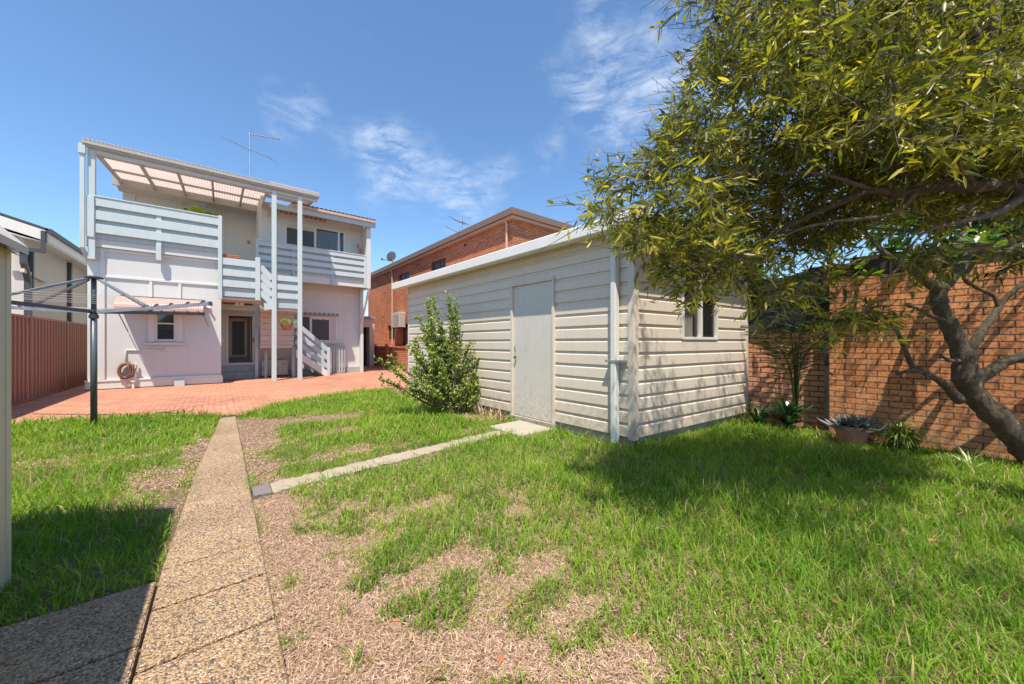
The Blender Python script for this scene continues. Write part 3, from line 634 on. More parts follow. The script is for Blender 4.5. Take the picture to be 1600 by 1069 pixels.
# pergola
P(MB().box(-2.66,2.62,YP-.022,YP+.04,6.20,6.355), 'pergola_beam', 'bluegrey')
P(MB().box(-2.76,2.66,YP-.15,YP-.031,6.36,6.47).box(-2.70,2.66,YP-.12,YP-.034,6.30,6.359), 'pergola_gutter', 'pergbeam')
pitch = (6.84-6.42)/(17.9-YP)
for k, xx in enumerate((-2.64,-1.82,-1.02,-.22,.58,1.22)):
    P(MB().beam((xx,YP+.04,6.37),(xx,17.9,6.74),.05,.12), 'rafter', 'pergbeam')
P(MB().beam((2.58,YP+.04,6.38),(2.58,15.2,6.48),.05,.12), 'rafter', 'pergbeam')
for yy in (15.15, 16.6): P(MB().box(-2.62,1.22,yy-.025,yy+.025,6.42+pitch*(yy-YP)-.045,6.42+pitch*(yy-YP)+.015), 'purlin', 'pergbeam')
P(MB().box(1.25,2.58,14.72,14.76,6.36,6.50).box(1.25,2.58,15.20,15.25,6.38,6.50), 'purlin', 'pergbeam')
P(corr(MB(), -2.75,1.22,YP-.16,6.47,17.92,6.865,.076,.014,1), 'pergola_roof', 'pergola')
P(corr(MB(), 1.22,2.68,YP-.16,6.49,15.3,6.62,.076,.014,1), 'pergola_roof', 'pergola')
P(MB().box(-2.80,-2.72,YP-.10,YP-.02,3.7,6.3).prism([(-2.80,YP-.1,3.7),(-2.72,YP-.1,3.7),(-2.66,YP+.2,3.35),(-2.74,YP+.2,3.35)], (0,.08,0)).box(-2.82,-2.70,YP-.13,YP-.031,6.1,6.35), 'downpipe', 'bluegrey')
fl_ = P(MB().lathe((0,0,0), [(.0,.05),(.05,.04),(.07,-.03),(.0,-.04)], 12).xf(lambda v: Vector((1.27,15.84,5.98)) + Vector((v.x, v.z, v.y))), 'floodlight', 'whitetrim')
# things on the house
o = MB().torus((1.52,15.88,5.28), .10, .012).tube([(1.45,15.88,5.2),(1.60,15.88,5.36)], .01, 5).tube([(1.45,15.88,5.36),(1.6,15.88,5.2)], .01, 5).build('wall_ornament', M['fascialt']); tag(o, 'round tan metal ornament hung on the upper wall behind the post', 'ornament')
o = MB().lathe((4.50,15.6,5.02), [(0,.0),(.05,.02),(.06,.10),(.04,.16),(0,.18)], 12).lathe((4.42,15.62,5.2), [(0,0),(.05,.03),(.06,.1),(.03,.16),(0,.17)], 12).lathe((4.5,15.6,4.84), [(.05,0),(.06,.1),(.03,.18),(0,.18)], 12).build('garden_ornament', M['orange'], smooth=True); tag(o, 'stacked terracotta ornament at the right end of the upper balcony', 'ornament')
pb = empty('planter_box', (.22,YP+.18,3.80), 'orange planter box resting on the stair landing rail', 'planter')
MB().box(.03,.43,YP+.10,YP+.30,3.86,4.00).box(.02,.44,YP+.09,YP+.31,3.93,3.95).box(.02,.44,YP+.09,YP+.31,3.975,4.005).build('box', M['orange'], pb)
n = 40; a = rng.uniform(0,6.28,n)
leaves('plant', np.stack([rng.uniform(.1,.4,n), np.full(n,YP+.2), np.full(n,3.99)],1), np.stack([np.cos(a)*.5,np.sin(a)*.5,np.full(n,1.)],1), rng.normal(0,1,(n,3)), np.full(n,.03), np.full(n,.02), M['bgleaf'], pb)
# fern in the balcony
fr = empty('potted_fern', (-.7,15.0,3.93), 'lime green fern showing above the left balcony rail', 'plant')
MB().lathe((-.55,17.6,3.93), [(.0,0),(.15,0),(.2,.35),(.17,.35),(.0,.3)], 16).build('pot', M['terracotta'], fr)
n = 1500; cx = rng.choice([-.95,-.75,-.5,-.38,-.25], n) + rng.normal(0,.07,n); a = rng.uniform(0,6.28,n)
Pz = np.stack([cx, 17.6+rng.normal(0,.15,n), 5.85+rng.uniform(0,.36,n)*(.75+.35*np.cos(cx*9))],1)
leaves('foliage', Pz, np.stack([np.cos(a),np.sin(a),rng.uniform(-.2,1.2,n)],1), rng.normal(0,1,(n,3)), rng.uniform(.08,.16,n), rng.uniform(.02,.035,n), M['fernleaf'], fr)
MB().tube([(-.55,17.6,4.2),(-.5,17.6,5.9)], .02).tube([(-.55,17.6,4.2),(-.8,17.6,6.0)], .015).tube([(-.55,17.6,4.2),(-.3,17.6,6.0)], .015).build('stem', M['stem'], fr)
# antenna
an = empty('tv_antenna', (1.0,20,7.2), 'tall twin boom television antenna on the white house roof', 'antenna')
MB().tube([(1.0,20,7.1),(1.0,20,10.75)], .022, 6).build('mast', M['steel'], an)
b_ = MB().tube([(.15,20,10.15),(1.85,20,9.80)], .02, 5)
for k in range(5):
    t = k/4; px_ = .15+1.7*t; pz_ = 10.15-.35*t; l_ = .35+.25*math.sin(k*2)
    b_.tube([(px_-l_*.5,20-l_,pz_-.1),(px_+l_*.5,20+l_,pz_+.1)], .007, 4)
b_.build('boom', M['antenna'], an)
b_ = MB().tube([(.95,20,10.68),(2.2,20,10.86)], .02, 5)
for k in range(13): b_.tube([(1.05+k*.09,19.9,10.70+k*.0125),(1.05+k*.09,20.1,10.70+k*.0125)], .012, 4).tube([(1.05+k*.09,20,10.66+k*.0125),(1.05+k*.09,20,10.75+k*.0125)], .012, 4)
b_.tube([(.98,20,10.5),(1.06,20,10.95)], .012, 4); b_.build('upper_boom', M['antenna'], an)
MB().tube([(1.0,20,9.3),(.4,20.3,7.6)], .004, 4).tube([(1.0,20,9.3),(1.6,20.3,7.6)], .004, 4).build('guy_wire', M['antenna'], an)
# air conditioners
def aircon(loc, w_, h_, label, xaxis=True):
    e = empty('air_conditioner', loc, label, 'air conditioner')
    x, y, z = loc
    if xaxis:
        MB().box(x-w_/2,x+w_/2,y,y+.28,z,z+h_).build('casing', M['acwhite'], e, bevel=.01)
        g_ = MB()
        for k in range(1, 8): g_.torus((x-w_*.2,y-.006,z+h_/2), h_*.05*k+.02, .004, 'Y', 28, 4)
        g_.build('fan_grille', M['iron'], e)
        MB().box(x-w_*.45,x-w_*.35,y+.05,y+.2,z-.04,z).box(x+w_*.35,x+w_*.45,y+.05,y+.2,z-.04,z).build('foot', M['iron'], e)
        # three small diamonds, the badge on the casing
        bd = MB(); cx_, cz_ = x+w_*.30, z+h_*.74
        for ang in (90, 210, 330):
            ca, sa = math.cos(R(ang)), math.sin(R(ang)); r_ = .024; px_, pz_ = -sa*r_*.5, ca*r_*.5
            bd.prism([(cx_,y-.004,cz_),(cx_+ca*r_+px_,y-.004,cz_+sa*r_+pz_),(cx_+ca*r_*2,y-.004,cz_+sa*r_*2),(cx_+ca*r_-px_,y-.004,cz_+sa*r_-pz_)], (0,.0035,0))
        bd.build('badge', M['doorred'], e)
    else:
        MB().box(x-.45,x-.1,y-w_/2,y+w_/2,z,z+h_).build('casing', M['acwhite'], e, bevel=.01)
        g_ = MB()
        for k in range(9): g_.box(x-.455,x-.4501,y-w_*.42,y+w_*.2,z+.08+k*h_*.09,z+.10+k*h_*.09)
        for k in range(6): g_.box(x-.40+k*.05,x-.38+k*.05,y-w_/2-.006,y-w_/2-.0005,z+.06,z+h_-.06)
        g_.build('fan_grille', M['roofgrey'], e)
        MB().box(x-.5,x,y-w_*.4,y-w_*.35,z-.05,z-.001).box(x-.5,x,y+w_*.35,y+w_*.4,z-.05,z-.001).beam((x,y-w_*.37,z-.4),(x-.45,y-w_*.37,z-.05),.03,.03).build('wall_bracket', M['iron'], e)
    return e
aircon((1.55,15.75,.06), .82, .56, 'cream outdoor air conditioner on the ground under the stair landing')
# street number sign
sg = empty('hanging_sign', (.5,15.0,2.55), 'small white number sign hanging over the porch entrance', 'sign')
MB().box(.36,.60,15.1,15.115,2.50,2.62).build('board', M['pvc'], sg)
MB().box(.47,.485,15.09,15.0985,2.52,2.60).box(.462,.472,15.09,15.0985,2.585,2.597).build('numeral', M['iron'], sg)
MB().tube([(.36,15.1,2.62),(.48,15.1,2.72),(.6,15.1,2.62)], .004, 4).build('wire', M['iron'], sg)
# hanging pot
hp = empty('hanging_plant', (1.75,14.35,1.7), 'hanging terracotta half pot with variegated foliage between the blue posts', 'plant')
MB().lathe((1.74,14.35,1.68), [(.0,0),(.10,.01),(.15,.10),(.17,.19),(.185,.19),(.185,.215),(.16,.215),(.14,.17),(0,.17)], 20).build('pot', M['terracotta'], hp, smooth=False)
MB().tube([(1.58,14.35,1.88),(1.72,14.35,2.32)], .004, 4).tube([(1.90,14.35,1.88),(1.72,14.35,2.32)], .004, 4).build('hanger', M['iron'], hp)
n = 260; v = rng.normal(0,1,(n,3)); v = nrm(v); v[:,2] = np.abs(v[:,2])
leaves('foliage', np.array([[1.72,14.33,1.93]]) + v*rng.uniform(.02,.20,(n,1)), v, rng.normal(0,1,(n,3)), rng.uniform(.05,.08,n), rng.uniform(.025,.04,n), M['variegated'], hp)
# slatted gate panel
gt = empty('slatted_gate', (3.68,15.95,0), 'grey slatted low gate leaning by the foot of the stairs', 'gate')
MB().box(3.37,3.42,15.9,15.95,.03,1.14).box(3.94,3.99,15.9,15.95,.03,1.14).box(3.421,3.939,15.9,15.95,1.07,1.14).box(3.421,3.939,15.9,15.95,.03,.10).build('frame', M['greytrim'], gt)
for k in range(5): MB().box(3.44+k*.10,3.50+k*.10,15.91,15.935,.101,1.069).build('slat', M['bluegrey2'], gt)
# hose
hs = empty('garden_hose', (-2.0,YF-.1,.52), 'coiled brown garden hose hung on the white wall', 'hose')
hm = MB()
for k in range(15):
    rr_ = .125+.008*(k % 6)+.012*random.random(); hm.torus((-2.01+.02*math.sin(k*2), YF-.05-.009*k, .52-.012*(k%4)+.01*math.cos(k*1.7)), rr_, .011, 'Y', 30, 6, .88+.05*math.sin(k), 1.32+.10*math.cos(k*2.1))
hm.tube([(-1.95,YF-.19,.70),(-1.99,YF-.21,.60),(-2.04,YF-.21,.50),(-2.0,YF-.21,.40),(-1.9,YF-.19,.36)], .011, 6)
hm.build('coil', M['hose'], hs, smooth=True)
MB().tube([(-1.90,YF-.2,.72),(-1.86,YF-.2,.66),(-1.8,YF-.12,.62),(-1.84,YF-.1,.5)], .012, 6).build('yellow_coil', M['hosey'], hs, smooth=True)
rk = empty('hose_reel_holder', (-1.9,YF-.1,.1), 'white plastic hose hanger and stand below the hose', 'hose holder')
MB().box(-2.13,-1.80,YF-.10,YF-.072,.24,.30).beam((-2.1,YF-.09,.29),(-2.0,YF-.09,.12),.03,.03).beam((-1.80,YF-.09,.29),(-1.88,YF-.09,.2),.03,.03).box(-1.85,-1.81,YF-.1,YF-.072,.30,.75).build('bracket', M['pvc'], rk)
MB().tube([(-1.87,YF-.12,0),(-1.87,YF-.12,.19)], .03, 10).tube([(-1.87,YF-.12,.19),(-1.87,YF-.12,.23)], .06, 10).build('stand_pipe', M['pvc'], rk)
wp = MB().tube([(-2.02,YF-.02,.75),(-2.02,YF-.02,1.06),(-1.27,YF-.02,1.04)], .02, 8).tube([(-1.27,YF-.1,1.04),(-1.27,YF,1.04)], .025, 8).build('water_pipe', M['pvc'], smooth=True); tag(wp, 'thin white water pipe bent along the wall above the hose', 'pipe')
o = MB().box(-.36,-.26,YF-.06,YF-.001,2.32,2.38).tube([(-.31,YF-.05,2.35),(-.25,YF-.12,2.30)], .03, 8).build('wall_lamp', M['pvc']); tag(o, 'tiny white wall lamp right of the pink awning', 'lamp')

# ------------------------------------------------------------------ garden shed
G = empty('garden_shed', (3.78,2.38,0), 'cream weatherboard garden shed with grey door and white gutter', 'shed')
A0 = Vector((3.78,2.38)); dl = Vector((-.035,.9994)).normalized(); ds = Vector((.9962,-.087)).normalized()
LEN, WID = 6.0, 2.86
def sp_(s, t, off=0):   # s along long side, t along short
    p = A0 + dl*s + ds*t; return p
nl = Vector((-dl.y, dl.x)); nl = nl if nl.x < 0 else -nl       # outward of the long wall
nsd = Vector((-ds.y, ds.x)); nsd = nsd if nsd.y < 0 else -nsd   # outward of the short wall
BZ, PIT, NB = .13, .169, 15
def clad(name, org, d, nout, l0, l1, b0=0, b1=NB, zclip=2.60):
    mb = MB()
    for k in range(b0, b1):
        z = BZ + k*PIT
        prof = [(.024,0),(.022,.118),(.006,.134),(.004,.169)]
        prof = [(o_, min(z+h_, zclip)) for o_, h_ in prof]
        vs = []
        for l in (l0, l1):
            b = org + d*l
            vs += [(*(b + nout*o_), zz) for o_, zz in prof] + [(*b, prof[0][1])]
        mb.add(vs, [(0,1,6,5),(1,2,7,6),(2,3,8,7),(4,0,5,9)])
    return mb
kd0, kd1 = 1.27, 2.11      # door opening along the long wall
cm = clad('', A0, dl, nl, .05, kd0-.05); c2 = clad('', A0, dl, nl, kd1+.05, LEN); c3 = clad('', A0, dl, nl, kd0-.05, kd1+.05, 12)
cm.add(c2.v, c2.f); cm.add(c3.v, c3.f); cm.build('long_wall', M['cream'], G)
ws0, ws1, wz0, wz1 = .98, 1.90, 1.30, 2.25      # window
cm = clad('', A0, ds, nsd, .05, ws0); c2 = clad('', A0, ds, nsd, ws1, WID); c3 = clad('', A0, ds, nsd, ws0, ws1, 0, 7); c4 = clad('', A0, ds, nsd, ws0, ws1, 13)
for c_ in (c2,c3,c4): cm.add(c_.v, c_.f)
cm.build('short_wall', M['cream'], G)
pA, pB, pC, pD = sp_(0,0), sp_(LEN,0), sp_(LEN,WID), sp_(0,WID)
bw_ = MB().prism([(*pB,.0),(*pC,.0),(*(pC-dl*.03),.0),(*(pB-dl*.03),.0)], (0,0,2.6)); bw_.prism([(*pC,0),(*pD,0),(*(pD-ds*.03),0),(*(pC-ds*.03),0)], (0,0,2.6)); bw_.build('rear_wall', M['cream'], G)
inn = lambda s, t: (*(A0 + dl*s + ds*t), 0)
MB().prism([inn(.02,.02),inn(LEN-.04,.02),inn(LEN-.04,WID-.04),inn(.02,WID-.04)], (0,0,.12)).build('slab', M['concrete'], G)
MB().prism([inn(.35,.35),inn(LEN-.1,.35),inn(LEN-.1,WID-.1),inn(.35,WID-.1)], (0,0,2.0)).xf(lambda v: Vector((v.x,v.y,v.z+.13))).build('interior', M['dark'], G)
def bar(s0, s1, t0, t1, z0, z1):   # box in shed coordinates
    a = [A0+dl*s0+ds*t0, A0+dl*s1+ds*t0, A0+dl*s1+ds*t1, A0+dl*s0+ds*t1]
    return [(*p, z0) for p in a], (0,0,z1-z0)
for bb_ in ((-.03,.055,-.03,.055,.10,2.6),(LEN-.03,LEN+.02,-.03,.03,.10,2.6),(-.03,.03,WID-.05,WID+.02,.10,2.6)): MB().prism(*bar(*bb_)).build('corner_trim', M['creamtrim'], G, bevel=.004)
df_ = MB(); df_.prism(*bar(kd0-.055,kd0-.01,-.05,.02,.06,2.16)); df_.prism(*bar(kd1+.01,kd1+.055,-.05,.02,.06,2.16)); df_.prism(*bar(kd0-.055,kd1+.055,-.055,.02,2.161,2.205)); df_.build('door_frame', M['creamtrim'], G, bevel=.003)
do = MB(); do.prism(*bar(kd0-.008,kd1+.008,-.015,.015,.10,2.155)); do = do.build('door', M['dooraqua'], G)
hb = MB(); c_ = A0 + dl*(kd1-.05) + nl*.03
hb.tube([(*c_,1.02),(*(c_+nl*.03),1.02)], .02, 12); hb.tube([(*c_,1.11),(*(c_+nl*.02),1.12),(*(c_+nl*.03),1.18),(*(c_+nl*.005),1.22)], .006, 6); hb.build('handle', M['iron'], do)
th = MB(); th.prism(*bar(kd0-.05,kd1+.05,-.06,.02,0,.09)); th.build('threshold', M['concrete'], G)
# window of the shed
wf = MB()
for a, b, c, d in ((ws0,ws0+.035,wz0,wz1),(ws1-.035,ws1,wz0,wz1),(ws0+.036,ws1-.036,wz0,wz0+.035),(ws0+.036,ws1-.036,wz1-.035,wz1),((ws0+ws1)/2-.02,(ws0+ws1)/2+.03,wz0+.036,wz1-.036)):
    q = [A0+ds*a+nsd*.035, A0+ds*b+nsd*.035, A0+ds*b-nsd*.02, A0+ds*a-nsd*.02]; wf.prism([(*p_, c) for p_ in q], (0,0,d-c))
wf = wf.build('window', M['gutterwhite'], G)
gm = MB(); q = [A0+ds*(ws0+.036)-nsd*.0, A0+ds*(ws1-.036)-nsd*.0, A0+ds*(ws1-.036)-nsd*.008, A0+ds*(ws0+.036)-nsd*.008]; gm.prism([(*p_, wz0+.036) for p_ in q], (0,0,wz1-wz0-.072))
def tglass():
    m, nt, p, N, Lk = newmat('clear_glass'); t = N.new('ShaderNodeBsdfTransparent'); mx = N.new('ShaderNodeMixShader'); mx.inputs[0].default_value = .72
    p.inputs['Base Color'].default_value = (.05,.05,.05,1); p.inputs['Roughness'].default_value = .03
    Lk.new(p.outputs[0], mx.inputs[1]); Lk.new(t.outputs[0], mx.inputs[2]); Lk.new(mx.outputs[0], nt.nodes['Material Output'].inputs[0]); return m
gm.build('pane', tglass(), wf)
cu = MB()
def curt(a, b):
    def fn(u, v):
        s_ = a+(b-a)*u; p_ = A0+ds*s_-nsd*(.08+.02*math.sin(s_*90)); return (p_.x, p_.y, wz0+(wz1-wz0)*v)
    return fn
cu.grid(curt(ws0+.04,(ws0+ws1)/2-.03), 40, 1); cu.grid(curt((ws0+ws1)/2+.05,(ws0+ws1)/2+.22), 30, 1); cu.build('curtain', M['whitewall'], wf)
rfm = MB(); rfm.prism(*bar(-.28,LEN+.3,-.16,WID+.25,2.665,2.70)); rfm.build('roof', M['gutterwhite'], G)
gu = MB(); gu.prism(*bar(-.30,LEN+.33,-.30,-.162,2.56,2.715)); gu.build('gutter', M['gutterwhite'], G, bevel=.012)
so = MB(); so.prism(*bar(-.26,LEN+.28,-.161,.0,2.60,2.655)); so.build('soffit', M['cream'], G)
bg = MB(); bg.prism(*bar(-.30,-.27,-.16,WID+.26,2.56,2.71)); bg.build('barge_board', M['gutterwhite'], G)
so = MB(); so.prism(*bar(-.268,.0,.001,WID+.24,2.60,2.655)); so.build('soffit', M['cream'], G)
dp = MB(); dp.prism(*bar(.16,.235,-.115,-.035,.04,2.45)); dp.prism(*bar(.16,.235,-.2,-.035,2.451,2.56)); dp = dp.build('downpipe', M['pipe'], G, bevel=.01)
br = MB(); br.prism(*bar(.06,.30,-.122,-.03,1.02,1.045)); br.build('bracket', M['steel'], dp)

# ------------------------------------------------------------------ brick garden walls at right
o = MB().box(6.70,6.85,1.15,2.6,0,1.45).build('brick_wall', M['gardenbrick2']); tag(o, 'shorter old red brick wall section between the shed and the steel post', 'wall')
o = MB().box(6.52,6.75,-6,1.08,0,2.12).build('brick_wall', M['gardenbrick']); tag(o, 'tall speckled orange brick garden wall behind the leaning tree', 'wall')
o = MB().box(6.47,6.53,1.082,1.125,0,1.45).build('steel_post', M['dark']); tag(o, 'thin dark post between the two brick wall sections', 'post')
def cloth(u, v): return (6.66+.02*math.sin(u*9+v*4), 1.0+1.55*u, 1.42+(.75 + .18*(1-u) + .02*math.sin(u*12))*v)
o = MB().grid(cloth, 24, 6); o.grid(lambda u, v: (lambda c: (c[0]-.015, c[1], 1.83+.03*v+.02*(1-u)))(cloth(u, .5)), 24, 1); o = o.build('shade_cloth', M['shadecloth']); tag(o, 'black shade cloth screen above the shorter brick wall', 'shade cloth')
sv = o.modifiers.new('solid', 'SOLIDIFY'); sv.thickness = .006
cp = empty('neighbour_carport', (8,-2,2.1), 'dark brown timber carport roof edge above the speckled brick wall', 'carport')
MB().box(6.60,6.72,-6,1.0,2.125,2.33).build('beam', M['timber'], cp)
MB().box(6.72,11,-6,.9,2.36,2.42).build('roof', M['timber'], cp)
for yy in (-5.5,-2,.5): MB().box(10.8,10.95,yy,yy+.12,0,2.36).build('post', M['timber'], cp)

# ------------------------------------------------------------------ neighbours
# red brick flats
B = empty('brick_flats', (8.2,18,0), 'two storey orange brick flats behind the shed with brown eaves', 'building')
X0, Yn, Yf_, ZT = 8.2, 10.05, 26.5, 5.80
wins = [(15.05,16.6,4.45,5.3),(19.25,20.9,4.45,5.3),(21.3,22.6,1.45,2.35),(19.1,20.3,1.1,2.35)]
P_ = lambda mb, n, m, par=B, **k: mb.build(n, M[m], par, **k)
bm_ = MB(); ys = sorted({Yn, Yf_, *[w[0] for w in wins], *[w[1] for w in wins]}); zs = sorted({-.5, ZT, *[w[2] for w in wins], *[w[3] for w in wins]})
for i in range(len(ys)-1):
    for j in range(len(zs)-1):
        cy, cz = (ys[i]+ys[i+1])/2, (zs[j]+zs[j+1])/2
        if any(w[0] < cy < w[1] and w[2] < cz < w[3] for w in wins): continue
        bm_.add([(X0,ys[i],zs[j]),(X0,ys[i+1],zs[j]),(X0,ys[i+1],zs[j+1]),(X0,ys[i],zs[j+1])], [(0,3,2,1)])
for w in wins:
    bm_.add([(X0,w[0],w[2]),(X0+.14,w[0],w[2]),(X0+.14,w[0],w[3]),(X0,w[0],w[3])], [(0,1,2,3)]).add([(X0,w[1],w[2]),(X0+.14,w[1],w[2]),(X0+.14,w[1],w[3]),(X0,w[1],w[3])], [(3,2,1,0)])
    bm_.add([(X0,w[0],w[2]),(X0+.14,w[0],w[2]),(X0+.14,w[1],w[2]),(X0,w[1],w[2])], [(3,2,1,0)]).add([(X0,w[0],w[3]),(X0+.14,w[0],w[3]),(X0+.14,w[1],w[3]),(X0,w[1],w[3])], [(0,1,2,3)])
bm_.add([(X0,Yn,-.5),(18,Yn,-.5),(18,Yn,ZT),(X0,Yn,ZT)], [(0,1,2,3)]).add([(X0,Yf_,-.5),(18,Yf_,-.5),(18,Yf_,ZT),(X0,Yf_,ZT)], [(3,2,1,0)]).add([(18,Yn,-.5),(18,Yf_,-.5),(18,Yf_,ZT),(18,Yn,ZT)], [(0,1,2,3)])
bm_.box(X0-.06,X0-.001,10.3,26,1.02,1.10)
P_(bm_, 'wall', 'redbrick')
for w in wins:
    f = P_(MB().box(X0+.09,X0+.13,w[0],w[0]+.06,w[2],w[3]).box(X0+.09,X0+.13,w[1]-.06,w[1],w[2],w[3]).box(X0+.09,X0+.13,w[0]+.061,w[1]-.061,w[3]-.06,w[3]).box(X0+.09,X0+.13,w[0]+.061,w[1]-.061,w[2],w[2]+.06).box(X0+.09,X0+.13,(w[0]+w[1])/2-.03,(w[0]+w[1])/2+.03,w[2]+.061,w[3]-.061), 'window', 'charcoal')
    P_(MB().box(X0+.11,X0+.12,w[0]+.061,w[1]-.061,w[2]+.061,w[3]-.061), 'pane', 'glassgrey', f)
P_(MB().box(7.95,18.5,Yn-.25,Yf_+.3,ZT+.02,ZT+.25), 'fascia', 'fascia')
P_(MB().box(8.04,18.4,Yn-.16,Yf_+.2,ZT-.08,ZT+.019), 'soffit', 'fascialt')
P_(MB().prism([(8.0,Yn-.2,ZT+.253),(18.4,Yn-.2,ZT+.253),(13,Yn+4.5,ZT+.5)], (0,.01,0)).add([(7.97,Yn-.22,ZT+.253),(18.4,Yn-.22,ZT+.253),(18.4,Yf_+.25,ZT+.253),(7.97,Yf_+.25,ZT+.253),(13,Yn+5,ZT+.5),(13,Yf_-5,ZT+.5)], [(0,1,4),(1,2,5,4),(2,3,5),(3,0,4,5)]), 'roof', 'fascia')
for yy in (10.35,21.7):
    P_(MB().tube([(X0-.05,yy,.0 if yy > 12 else 2),(X0-.05,yy,ZT-.2),(8.06,yy,ZT-.05)], .05, 8), 'downpipe', 'fascialt')
vv = MB()
for yy, zz in ((13.2,5.45),(24.5,5.45),(18.0,5.42),(22.5,5.45),(23.2,2.9)): vv.box(X0-.004,X0-.001,yy,yy+.2,zz,zz+.08)
P_(vv, 'air_vent', 'dark')
aircon((8.2,20.2,2.15), 1.3, .85, 'cream air conditioner mounted on the orange brick flats', False)
an2 = empty('tv_antenna', (10,16,6.3), 'smaller slanted television antenna on the brick flats roof', 'antenna')
MB().tube([(9.5,16.0,6.4),(9.5,16.0,7.75)], .02, 5).build('mast', M['steel'], an2)
MB().tube([(9.5,17.05,8.03),(9.5,15.5,7.22)], .025, 5).build('boom', M['antenna'], an2)
b_ = MB().tube([(9.5,17.47,7.62),(9.5,16.11,6.95)], .022, 5)
for k in range(6): b_.tube([(9.2,15.5+k*.12,7.25+k*.06),(9.8,15.5+k*.12,7.25+k*.06)], .01, 4)
b_.tube([(9.5,15.7,6.9),(9.5,15.7,7.7)], .01, 4); b_.build('lower_boom', M['antenna'], an2)
ds_ = empty('satellite_dish', (9.5,25.3,6.4), 'small grey satellite dish at the far end of the flats roof', 'satellite dish')
MB().tube([(9.5,25.2,6.4),(9.5,25.2,7.3)], .04, 6).tube([(9.5,25.2,7.1),(9.2,26.5,7.4)], .03, 5).box(9.15,9.25,26.45,26.65,7.35,7.5).build('arm', M['antenna'], ds_)
MB().lathe((0,0,0), [(0,0),(.2,.03),(.38,.10)], 20).xf(lambda v: Vector((9.45,25.35,7.35))+Vector((v.x*.9, v.z-.1-v.y*.75+v.x*.1, v.y*.8+v.z))).build('dish', M['roofgrey'], ds_, smooth=True)
# low brick fence and rendered entry by the driveway
o = MB().box(6.6,6.75,14.2,21.5,0,1.02).box(6.56,6.79,14.2,21.5,1.021,1.08).box(6.5,6.85,18.0,18.3,0,1.2).box(6.5,6.85,20.6,20.9,0,1.2).build('low_brick_wall', M['redbrick']); tag(o, 'low orange brick wall along the drive below the flats', 'wall')
rg = empty('rendered_garage', (5.6,21,0), 'pale rendered garage with dark opening beyond the white house', 'garage')
MB().box(5.25,5.5,19.8,24,0,2.55).box(6.2,6.45,19.8,24,0,2.55).box(5.5,6.2,19.8,20.0,2.1,2.55).box(5.5,6.2,23.8,24,0,2.55).build('wall', M['whitewall'], rg)
MB().box(5.2,6.5,19.7,24.1,2.56,2.68).build('roof', M['roofgrey'], rg); MB().box(5.501,6.199,20.4,20.44,0,2.1).build('door', M['dark'], rg)
# white house on the left
N_ = empty('neighbour_house', (-7,22,0), 'cream rendered house with charcoal gutter beyond the red metal fence', 'house')
NX = -4.5
MB().box(-12,NX,17.2,30,0,4.35).build('wall', M['whitewall'], N_)
gz = 4.66
rf = MB().prism([(-4.0,17.0,gz),(-8.5,17.0,gz+1.5),(-13,17.0,gz),(-13,17.0,gz-.06),(-8.5,17.0,gz+1.42),(-4.0,17.0,gz-.06)], (0,14,0)); rf.build('roof', M['charcoal'], N_)
MB().prism([(-4.05,16.97,gz-.07),(-8.5,16.97,gz+1.40),(-8.5,16.97,gz+1.08),(-4.05,16.97,gz-.38)], (0,.03,0)).build('barge_board', M['gutterwhite'], N_)
MB().prism([(-4.0,17.0,gz-.42),(NX,17.0,gz-.30),(-8.5,17.0,gz+1.0),(-8.5,17.0,gz+.97),(NX,17.0,gz-.33),(-4.0,17.0,gz-.45)], (0,14,0)).build('soffit', M['gutterwhite'], N_)
MB().prism([(-8.5,17.21,gz+1.0),(-12,17.21,gz-.3),(-4.5,17.21,gz-.3)], (0,.1,0)).build('gable', M['whitewall'], N_)
MB().box(-4.06,-3.94,17.0,31,gz-.14,gz-.0).build('gutter', M['charcoal'], N_)
MB().box(-4.04,-4.0,17.03,31,gz-.40,gz-.141).build('fascia', M['gutterwhite'], N_)
MB().box(-4.12,-4.041,16.90,17.0,gz-.75,gz-.1).box(-4.9,-4.121,16.90,16.96,gz-.75,gz-.64).build('gutter_return', M['charcoal'], N_)
for yy in (21.0,23.6): MB().box(NX,NX+.10,yy,yy+.16,0,4.28).build('downpipe', M['charcoal'], N_)
MB().beam((-4.45,17.0,4.0),(-4.45,17.0,3.55),.12,.12,(0,1,0)).beam((-4.45,17.0,3.6),(-4.43,17.25,3.1),.12,.12,(0,1,0)).beam((-4.43,17.25,3.15),(-4.43,17.25,.2),.12,.12,(0,1,0)).beam((-4.43,17.45,4.1),(-4.43,17.45,2.9),.10,.10,(0,1,0)).build('downpipe', M['charcoal'], N_)
MB().beam((-4.45,16.9,3.35),(-4.43,18.6,3.25),.08,.10).build('pipe_band', M['whitewall'], N_)
# metal fence
Fn = empty('metal_fence', (-3.2,12,0), 'brown red ribbed metal fence along the left boundary', 'fence')
yb = 3.0; k = 0
while yb < 19.5:
    ye = yb + 2.37; mb = MB(); prof = [(0,0),(.06,.0),(.085,.035),(.165,.035),(.19,0)]
    pts = []; yy = yb+.03
    while yy < ye-.03:
        for a, b in prof[:4]:
            if yy+a < ye-.03: pts.append((yy+a, b))
        yy += .19
    vs = []; 
    for (a, b) in pts: vs += [(-3.2-.02+b, a, .06),(-3.2-.02+b, a, 1.78)]
    mb.add(vs, [(2*i, 2*i+2, 2*i+3, 2*i+1) for i in range(len(pts)-1)]); mb.build('panel', M['fence'], Fn)
    MB().box(-3.25,-3.17,yb-.028,yb+.028,0,1.84).build('post', M['fence'], Fn)
    MB().box(-3.235,-3.175,yb+.03,ye-.03,1.781,1.83).build('top_rail', M['fence'], Fn); MB().box(-3.235,-3.175,yb+.03,ye-.03,.02,.06).build('bottom_rail', M['fence'], Fn)
    yb = ye
